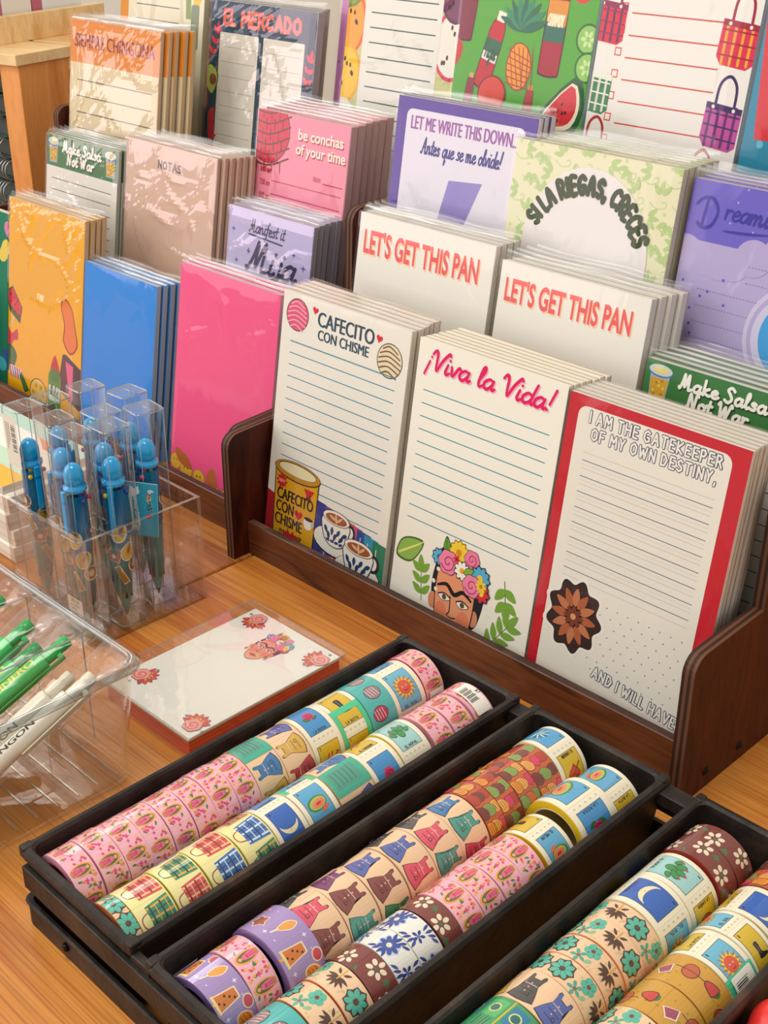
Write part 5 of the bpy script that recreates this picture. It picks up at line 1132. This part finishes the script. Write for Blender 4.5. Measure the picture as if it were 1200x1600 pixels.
def multipen(loc, rotz, label, tip=0.0):
    o = thing('multicolour_pen', loc, label, 'pen', 'multicolour pens in clear cases', (0, tip, rotz))
    b = MB(); b.lathe([(.0135, .118), (.0150, .128), (.0150, .172), (.0145, .205)], TEAL, 20, cap0=False, cap1=False); b.lathe([(.0128, .205), (.0128, .118)], TEAL, 20, cap0=False, cap1=False); body = b.build('barrel', o)
    for i, c in enumerate(REFILL):
        a = 2*pi*i/6; b = MB(); b.lathe([(.0026, .035), (.0026, .150), (.0036, .152), (.0036, .206), (.003, .208)], P(c, 'plastic'), 8, c=(.0085*cos(a), .0085*sin(a), 0)); b.build('refill', o)
        if i in (1, 4, 0):
            q = MB(); q.lathe([(.0001, -.0036), (.0026, -.0026), (.0036, 0), (.0026, .0026), (.0001, .0036)], P(c, 'plastic'), 10, c=(.0165*cos(a), .0165*sin(a), .198)); q.build('slider_knob', o)
    b = MB(); b.lathe([(.0148, .210), (.0160, .2125), (.0160, .2165), (.0125, .2180), (.0122, .2215), (.0134, .2225), (.0136, .2275), (.0133, .2290), (.0134, .2305), (.0131, .2360), (.0126, .2375), (.0122, .2390), (.0104, .2435), (.0072, .2470), (.0038, .249), (.0001, .2495)], DOME, 22, cap0=False); b.build('dome_cap', o)
    b = MB(); b.box((-.004, -.0215, .196), (.004, -.0165, .214), DOME); b.box((-.004, -.0215, .150), (.004, -.019, .200), DOME); b.build('pocket_clip', o, bevel=.0008, seg=1)
    b = MB(); b.lathe([(.0136, .118), (.0132, .090), (.0125, .060), (.0105, .040), (.0055, .018), (.0028, .010)], clear('teal_grip_plastic', tint=(.6, .9, .9), base=.05, edge=.5, rough=.15, power=2, haze=.42, hcol=(.06, .46, .50)), 18, cap0=False); b.build('grip', o)
    b = MB(); b.lathe([(.0028, .010), (.0012, .003), (.0001, .002)], P('#c9a85a', 'metal'), 10, cap0=False, cap1=False); b.build('writing_tip', o)
    for j, (kd, zz, aa) in enumerate(((1, .105, -.4), (2, .075, .2), (0, .140, .35), (3, .088, 1.6), (1, .150, 2.2), (0, .11, 1.0), (3, .16, -1.5), (2, .128, -1.2))):
        A_ = Art(); sticker(A_, kd, 0, 0, 1.25); q = MB()
        for faces, col, lay, _r in A_.p:
            for f in faces:
                rr = .0155 + LS*lay*2; pts = [(rr*sin(aa + p[0]/rr), -rr*cos(aa + p[0]/rr), zz - p[1]) for p in f]; q.face(pts[::-1], P(col))
        q.build('sticker', body)
    return o
def pen_case(loc, rot, label, barcode=None):
    o = thing('pen_case', loc, label, 'pen case', 'clear pen cases in the acrylic box', rot); s = .0205; h = .300; hm = .150; r = .006
    b = MB(); b.rings([[(x, y, z) for x, y in rrect(-s + i, -s + i, s - i, s - i, r - i*.5, 3)] for i, z in ((.001, .0), (0, .002), (0, hm))], CASEP, True, False, True); b.build('case_base', o)
    s2 = s + .0008
    b = MB(); b.rings([[(x, y, z) for x, y in rrect(-s2 + i, -s2 + i, s2 - i, s2 - i, r - i*.5, 3)] for i, z in ((0, hm - .004), (0, h - .003), (.001, h))], CASEP, False, True, True); lid = b.build('case_lid', o)
    b = MB()
    for zz, ss in ((h - .0015, s2), (hm - .003, s2 + .0002), (.0012, s)): b.tube([(x, y, zz) for x, y in (lambda q: q + q[:1])(rrect(-ss, -ss, ss, ss, r, 3))], .0011, CASE_EDGE, 6)
    b.tube([(-s2 + .002, .002, h + .0002), (s2 - .002, .002, h + .0002)], .0007, CASE_EDGE, 6)
    for sx in (-1, 1):
        for sy in (-1, 1): b.tube([(sx*(s2 - .0018), sy*(s2 - .0018), .003), (sx*(s2 - .0018), sy*(s2 - .0018), h - .003)], .0007, CASE_EDGE, 6)
    b.build('moulded_edges', o)
    if barcode:
        A_ = Art(); bw, bh = .034, barcode[1]; A_.rect(0, 0, 1, bh/bw, '#efe8d8')
        if barcode[0] == 'bar':
            for q in range(14): A_.rect(.55, .35 + .085*q, .86, .35 + .085*q + (.05 if q % 3 else .025), '#3a3a3a')
            for q in range(3): A_.rect(.16 + .11*q, .3, .20 + .11*q, 1.5 - .2*q, '#8a867c')
        else:
            A_.hand('$12.00', .52, .22, .14, .02, '#4a4a4a', UP, fit=.5); A_.hand('6-color', .5, .42, .09, .014, '#6a6a6a', LO, fit=.6); A_.hand('pen', .4, .58, .09, .014, '#6a6a6a', LO, fit=.25)
            for q in range(12): A_.rect(.45 + .045*q, .68, .45 + .045*q + (.025 if q % 3 else .012), 1.0, '#3a3a3a')
        m = MB(); A_.flat(m, bw, bh, .0); m.build('price_sticker', o, (.0, -s2 - .0006, barcode[2]))
    return o
CASES = [('A', -1.512, .819, 0, 'clear pen case with a barcode label at the near outer corner of the acrylic box'), ('B', -1.520, .870, 2, 'clear pen case second back along the outer side of the acrylic box'), ('C', -1.512, .921, -3, 'clear pen case third back, in front of the blue notepads'),
 ('D', -1.461, .950, 4, 'clear pen case at the far side of the box, below the pink notepad'), ('E', -1.397, .932, -6, 'clear pen case behind the blue 6 COLORS card'), ('F', -1.427, .884, 2, 'clear pen case in the very middle of the acrylic box'),
 ('G', -1.453, .833, -2, 'clear pen case beside the barcoded one at the near side'), ('H', -1.401, .8175, 3, 'clear pen case with the $12.00 sticker at the near corner of the box'), ('I', -1.381, .865, 1, 'clear pen case in front of the 6 COLORS card, next to the clear side wall')]
for n, x, y, a, lab in CASES:
    pen_case((x, y, .0062), (R(1.2 if n in 'BG' else 0), R(-1.0 if n in 'AC' else .6), R(a)), lab, ('bar', .075, .215) if n == 'A' else (('price', .042, .012) if n == 'H' else None))
    multipen((x, y, .0085), R(a + 40*ord(n)), 'teal multicolour pen inside the ' + lab.replace('clear ', '', 1).replace('pen case', 'case').replace(' at the near outer corner of the acrylic box', ' at the near outer corner').replace(' along the outer side of the acrylic box', ' along the outer side').replace(' at the near corner of the box', '').replace(' of the acrylic box', ' of the box').replace(' at the far side of the box', ' at the far side').replace(', next to the clear side wall', ''))
o = thing('colour_card', (-1.375, .8990, .128), 'small teal card lettered 6 COLORS and ex-voto design, tucked between pen cases', 'card', None, (0, R(3), R(36)))
A_ = Art(); A_.rect(0, 0, 1, 1.75, '#35a6c6')
for q in range(26): A_.ell((.13 + .37*q) % 1, (.1 + .171*q) % 1.75, .012, .012, '#8fd0dc', n=6)
A_.poly([(.18, .10), (.30, .22), (.42, .10), (.46, .34), (.34, .42), (.46, 1.35), (.40, 1.62), (.28, 1.52), (.16, 1.62), (.22, 1.35), (.12, .42)], '#eef4f2'); A_.poly([(.22, .46), (.32, .46), (.40, 1.32), (.27, 1.36)], '#3f9fb8')
A_.hand('ex-voto design', .30, .90, .062, .016, '#f4f6f2', LO, rot=84, fit=.86, sm=3)
A_.font('6', .72, .27, .17, '#f4f6f2', rot=80, off=.03)
for q, ch in enumerate('COLORS'): A_.font(ch, .66 + .01*q, .40 + .088*q, .13, ('#d8343a', '#e9882c', '#e9c62c', '#3f9a4a', '#2f4fa0', '#23222a')[q], rot=80, off=.03, shadow=('#f4f6f2', .008, .006))
A_.flower(.72, 1.08, .10, '#d8343a', '#e9882c', 7)
m = MB(); w_ = .047; m.box((-w_/2, -.0004, 0), (w_/2, .0006, w_*1.75), P('#e6ecea')); A_.flat(m, w_, w_*1.75, .0004); m.build('card_face', o)

# ------------------------------------------------------------------ clear divided bin with pens
X0, X1, Y0, Y1, HB = -1.56, -1.063, .335, .685, .170
o = thing('clear_bin', ((X0 + X1)/2, (Y0 + Y1)/2, 0), 'clear plastic divided bin holding green and white pens', 'storage bin'); ox, oy = (X0 + X1)/2, (Y0 + Y1)/2
def rr(i, z, r=.022): return [(x - ox, y - oy, z) for x, y in rrect(X0 + i, Y0 + i, X1 - i, Y1 - i, r, 5)]
b = MB(); b.rings([rr(.030, .0), rr(.021, .003), rr(.019, .010), rr(.006, HB - .006)], BINP, True, False); b.rings([rr(.0095, HB - .006), rr(.022, .012), rr(.026, .0065)], BINP, False, True); b.build('bin_body', o)
b = MB(); pts = [(x, y, HB - .003) for x, y, z in rr(.004, 0)]
ring = rr
prof = [(.0095, HB - .007), (.0095, HB - .001), (.007, HB + .001), (.003, HB + .001), (-.001, HB - .002), (-.001, HB - .008), (.004, HB - .009)]
b.rings([rr(i, z) for i, z in prof], clear('bin_rim_plastic', tint=(.70, .72, .72), base=.06, edge=.45, rough=.05, power=1.8), False, False, True, closed=True); b.build('bin_rim', o)
for k in range(11):
    b = MB(); yy = Y0 + .045 + .027*k; b.box((X0 + .035 - ox, yy - oy, .0064), (X1 - .035 - ox, yy + .0016 - oy, .0078), CASE_EDGE); b.build('floor_rib', o)
for xd in (-1.178, -1.300):
    b = MB(); b.box((xd - ox, Y0 + .024 - oy, .008), (xd + .0035 - ox, Y1 - .013 - oy, .158), ACRYL, {1: P('#6a625c', 'plastic'), 4: P('#8a827a', 'plastic')}); b.build('divider', o)
CELLO = clear('pen_wrapper_film', base=.03, edge=.5, rough=.1, bump=.25, bscale=40, stretch=(1, .4, 1), haze=.0, power=2.6)
def gel_pen(top, bot, col, dark, txt, tcol, label, group, roll=0.0):
    a, c = Vector(top)*1.0, Vector(bot); d = (a - c); L_ = .285; d.normalize(); base = a - d*L_
    o = thing('gel_pen', base, label, 'pen', group)
    o.rotation_mode = 'QUATERNION'; z = d; x = Vector((1, .25, 0)); x = (x - z*x.dot(z)).normalized(); y = z.cross(x)
    # local +y runs along the pen, local +z looks up
    m = Matrix((x, d, x.cross(d))).transposed(); o.rotation_quaternion = m.to_quaternion() @ Matrix.Rotation(roll, 3, 'Y').to_quaternion(); o.scale = (1.13, 1, 1.13)
    b = MB(); b.lathe([(.0016, 0), (.003, .006), (.0075, .022), (.0095, .04), (.0098, .075)], P(dark, 'plastic'), 20, 'y'); b.build('nose_cone', o)
    b = MB(); b.lathe([(.0098, .075), (.0102, .08), (.0102, .246), (.0096, .249)], P(col, 'plastic'), 40, 'y')
    A_ = Art(); A_.font(txt, .165, .003, .0085 if len(txt) > 8 else .0062, tcol, fit=.145 if len(txt) > 8 else .075, bold=.0005); A_.wrap(b, .01025, 0, 'plastic', 40); b.build('barrel', o)
    b = MB(); b.lathe([(.0068, .249), (.0072, .252), (.0072, .268), (.0066, .2705), (.0066, .272), (.0072, .274), (.0070, .2835), (.0055, .285)], P(dark, 'plastic'), 16, 'y'); b.build('push_button', o)
    b = MB(); b.box((.0135, .17, -.003), (.0155, .268, .003), P(dark, 'plastic')); b.box((.008, .262, -.003), (.0145, .268, .003), P(dark, 'plastic')); b.build('clip', o, bevel=.0006, seg=1)
    b = MB(); rs = []; rnd = random.Random(label)
    for k in range(15):
        yy = -.012 + .336*k/14; f = max(0, (k - 11.5)/2.5); ww = .0185 + .006*f; hh = .0135*(1 - f) + .0012
        if k == 0: hh = .002
        rs.append([((ww + rnd.uniform(-.0012, .0012))*cos(2*pi*j/18), yy + rnd.uniform(-.002, .002)*f, (hh + rnd.uniform(-.0014, .0014))*sin(2*pi*j/18)) for j in range(18)])
    b.rings(rs, CELLO, False, False, True); b.build('film_wrapper', o)
    return o
GP = 'green pens in film wrappers'
gel_pen((-1.253, .650, .150), (-1.262, .395, .036), '#35c45c', '#1fa347', 'ME GUSTA DINERO', '#e6dc4a', 'green pen lettered ME GUSTA DINERO, uppermost beside the rear divider', GP, .1)
gel_pen((-1.222, .640, .136), (-1.232, .385, .025), '#3ec164', '#189240', 'ME GUSTA DINERO', '#e6dc4a', 'green pen lettered ME GUSTA DINERO, in the middle of its compartment', GP, .0)
gel_pen((-1.195, .664, .146), (-1.215, .400, .030), '#3fbf5f', '#22b552', 'ME GUSTA DINERO', '#e6dc4a', 'green pen lettered ME GUSTA DINERO, against the divider by the white pens', GP, .05)
gel_pen((-1.325, .655, .152), (-1.350, .400, .05), '#2fbf58', '#1fa347', 'ME GUSTA DINERO', '#e6dc4a', 'green pen in the far compartment behind both dividers', GP, .0)
gel_pen((-1.275, .640, .112), (-1.275, .385, .018), '#2fb554', '#1b8f40', 'ME GUSTA DINERO', '#e6dc4a', 'green pen lying under the others beside the rear divider', GP, .4)
gel_pen((-1.106, .640, .150), (-1.122, .400, .036), '#efe9d6', '#e6dfc8', 'CHINGON', '#2a2a2c', 'white pen lettered in black, topmost in the compartment next to the card box', 'white pens in film wrappers', .0)
gel_pen((-1.140, .632, .138), (-1.150, .395, .026), '#e9e2cc', '#dcd4ba', 'CHINGON', '#2a2a2c', 'white pen partly under another white pen, next to the divider', 'white pens in film wrappers', .5)

# ------------------------------------------------------------------ flat box of note cards
CX0, CX1, CY0, CY1, CZ = -1.240, -1.066, .733, .985, .0345
o = thing('note_card_box', ((CX0 + CX1)/2, (CY0 + CY1)/2, 0), 'flat clear-lidded box of white flower and face note cards over red envelopes', 'note card box'); w, d = CX1 - CX0, CY1 - CY0
for k in range(8):
    b = MB(); z = .001 + .0032*k; b.box((-w/2 + .001, -d/2 + .002, z), (w/2 - .001, d/2 - .002, z + .0027), P(('#f03a20', '#d82c18')[k % 2])); b.build('red_envelope', o)
A_ = Art((0, 0, 1, d/w)); A_.rect(0, 0, 1, d/w, '#efe9dc')
def bouquet(a, x, y, k, rot):
    for q in range(7): an = rot + 180 - 75 + 25*q; a.leaf(x + .055*k*cos(R(an)), y + .055*k*sin(R(an)), .085*k, .04*k, ('#d8332f', '#e0503f')[q % 2], an, None, '#7c1f1c')
    for q in range(4): an = rot + 180 - 45 + 30*q; a.leaf(x + .04*k*cos(R(an)), y + .04*k*sin(R(an)), .05*k, .018*k, '#e9c03a', an)
    a.rose(x + .02*k*cos(R(rot)), y + .02*k*sin(R(rot)), .06*k, '#ef9a8f', '#c8443f', '#8c2a26')
    for q in (-1, 1): a.ell(x + .10*k*cos(R(rot + 90*q + 30)), y + .10*k*sin(R(rot + 90*q + 30)), .014*k, .012*k, '#8a8578', n=8)
bouquet(A_, .15, .12, 1.15, -100); bouquet(A_, .90, .15, 1.15, -20); bouquet(A_, .88, 1.30, 1.15, 70); bouquet(A_, .14, 1.20, 1.15, 160)
face(A_, .50, .30, .66); crown(A_, .51, .165, .55)
for sg in (-1, 1): A_.ell(.50 + sg*.11, .42, .013, .022, '#b98a3a', n=8)
m = MB(); m.box((-w/2, -.0004, 0), (w/2, .0024, d), P('#efe9dc')); A_.flat(m, w, d, .0004); c_ = m.build('top_card', o, (0, -d/2, .0295), rot=(R(-90), 0, 0))
b = MB(); e = .0015; b.rings([[(x, y, z) for x, y in rrect(-w/2 - .016, -d/2 - e, w/2 + .004, d/2 + .007, .003, 2)] for z in (.0005, CZ)], clear('card_box_lid_plastic', base=.05, edge=.8, rough=.04, bump=.12, bscale=12, power=2.6, haze=.03), False, True, False); b.build('clear_lid', o)
b = MB(); b.tube([(x, y, CZ) for x, y in (lambda q: q + q[:1])(rrect(-w/2 - .016, -d/2 - e, w/2 + .004, d/2 + .007, .003, 2))], .0006, CASE_EDGE, 6); b.build('lid_edge', o)

# ------------------------------------------------------------------ things at the far left
PX, PYY, PZT = -2.507, 1.45, .595
o = thing('pine_crate', (PX, PYY, 0), 'pale pine crate end standing beside the walnut rack', 'crate', None, (0, 0, R(13)))
b = MB(); b.box((-.055, 0, 0), (0, .34, PZT - .022), PINE); b.build('upright', o, bevel=.001, seg=1)
b = MB(); b.box((-.50, 0, 0), (-.445, .34, PZT - .022), PINE); b.build('upright', o, bevel=.001, seg=1)
for y0, y1 in ((-.008, .155), (.168, .335)):
    b = MB(); b.box((-.51, y0, PZT - .022), (.004, y1, PZT), PINE_SUNLIT); b.build('top_board', o, bevel=.001, seg=1)
b = MB(); b.box((-.150, -.008, PZT), (-.125, .40, PZT + .055), PINE_SUNLIT); b.build('rail', o, bevel=.001, seg=1)
for k, (y, t_, c, lab) in enumerate(((.01, .075, '#e9e6e0', 'white book standing on the pine crate, nearest its front end'), (.088, .030, '#c9788a', 'slim pink book between white books on the pine crate'), (.120, .085, '#ebe8e3', 'thick white book after the slim pink book on the pine crate'), (.208, .028, '#c06a80', 'second slim pink book on the pine crate'), (.238, .12, '#e6ebee', 'widest white book on the pine crate, nearest the notepads'))):
    p = Vector((-.27, y, 0)); p.rotate(Matrix.Rotation(R(13), 3, 'Z'))
    q = thing('book', (PX + p.x, PYY + p.y, PZT), lab, 'book', 'books standing on the pine crate', (0, 0, R(13)))
    b = MB(); b.box((-.0, 0, 0), (.115, t_, .19), P(c)); b.build('cover', q, bevel=.002, seg=2)
    b = MB(); b.box((-.002, .004, .004), (.0, t_ - .004, .186), pages('#e9e2d2')); b.build('pages', q)
GREENS = ['#123a36', '#1a4a44', '#0f2f33', '#20554a', '#16403a', '#14353d', '#1c4d40', '#113430']
for k in range(12):
    z = .046*k; wdt = .30
    q = thing('spiral_notebook', (-2.745 + .006*sin(k*2.1), 1.46 + .005*cos(k*1.7), z), f'dark green spiral notebook, {ORD[k] + " from the table" if k else "lowest"} in the pile left of the pine crate', 'notebook', 'dark green spiral notebooks in a pile')
    b = MB(); b.box((-wdt/2, 0, .002), (wdt/2, .22, .006), P(GREENS[k % 8], 'plastic')); b.box((-wdt/2, 0, .038), (wdt/2, .22, .042), P(GREENS[(k + 3) % 8], 'plastic')); b.build('covers', q)
    b = MB(); b.box((-wdt/2 + .004, .006, .006), (wdt/2 - .004, .216, .038), pages('#4a504c')); b.build('pages', q)
    b = MB()
    for j in range(24):
        xx = -wdt/2 + .012 + .012*j; b.tube([(xx, .008 + .020*cos(R(20 + 32*i)) - .010, .022 + .0215*sin(R(20 + 32*i))) for i in range(11)], .0013, P('#b9c4c8', 'metal'), 5)
    b.build('wire_coil', q)
q = thing('patterned_notebook', (-2.33, 1.20, 0), 'green and violet patterned notebook leaning behind the yellow candy notepads', 'notebook', None, (R(-9), 0, 0))
A_ = Art((0, 0, 1, 2.2)); A_.rect(0, 0, 1, 2.2, '#1f7a5c'); random.seed(4)
for k in range(14): A_.ell(random.random(), random.random()*2.2, .12, .09, ('#8a5aa8', '#3fb0b8', '#d080b0', '#2f5a9a', '#e0c85a')[k % 5], k*33)
m = MB(); m.box((-.08, -.0004, 0), (.08, .015, .352), P('#e0d8c4')); A_.flat(m, .16, .352, .0004); m.build('cover', q)
for k in range(4):
    z = .0285*k
    q = thing('card_box', (-1.795, .925, z), f'small white carton, {("lowest", "second up", "third up", "topmost")[k]} of the pile left of the acrylic box', 'box', 'small white cartons in a pile', (0, 0, R((0, 1.2, -1, .5)[k])))
    b = MB(); b.box((-.155, -.085, 0), (.155, .085, .0115), P('#e6dfd2')); b.build('tray', q, bevel=.001, seg=1)
    b = MB(); b.box((-.157, -.087, .0115), (.157, .087, .0275), P('#efe9de')); b.build('lid', q, bevel=.001, seg=1)
q = thing('notepad', (-1.80, .925, .1142), 'pastel notepad lying flat on the white cartons beside the acrylic box', 'notepad')
A_ = Art((0, 0, 1, .56)); A_.rect(0, 0, 1, .56, '#efe9dc'); A_.rect(0, .42, 1, .56, '#e9b84a'); A_.rect(0, .30, 1, .42, '#c3dcc0'); A_.rect(0, 0, 1, .10, '#bcd8c4'); A_.poly([(.6, .1), (1, .1), (1, .16), (.75, .17)], '#e98a4a')
m = MB(); m.box((-.15, -.0004, 0), (.15, .0035, .168), P('#efe9dc')); A_.flat(m, .30, .168, .0004); m.build('cover_sheet', q, (0, -.084, .0123), rot=(R(-90), 0, 0))
m = MB(); m.box((-.15, -.084, 0), (.15, .084, .009), pages('#e9e2d2')); m.build('paper_block', q)

# ------------------------------------------------------------------ red trinket at the near corner
q = thing('red_trinket', (-.325, .815, 0), 'glossy red rounded plastic trinket beside the third pan', 'trinket')
b = MB()
for (x, y, z, r) in ((0, 0, .070, .030), (-.006, -.038, .058, .030), (.03, .0, .045, .035), (.02, -.03, .028, .028), (.0, .02, .030, .030), (.045, -.035, .055, .025)):
    b.lathe([(max(.0001, r*sin(pi*k/8)), -r*cos(pi*k/8)) for k in range(9)], P('#e2342f', 'plastic'), 16, c=(x, y, z))
t_ = b.build('lobes', q); rm = t_.modifiers.new('fuse', 'REMESH'); rm.mode = 'VOXEL'; rm.voxel_size = .0018; rm.use_smooth_shade = True
sm_ = t_.modifiers.new('soft', 'SMOOTH'); sm_.iterations = 6
b = MB(); b.lathe([(.0001, 0), (.05, 0), (.05, .004), (.0001, .005)], P('#d8b03a', 'plastic'), 24, c=(.02, -.01, 0)); b.build('base', q)
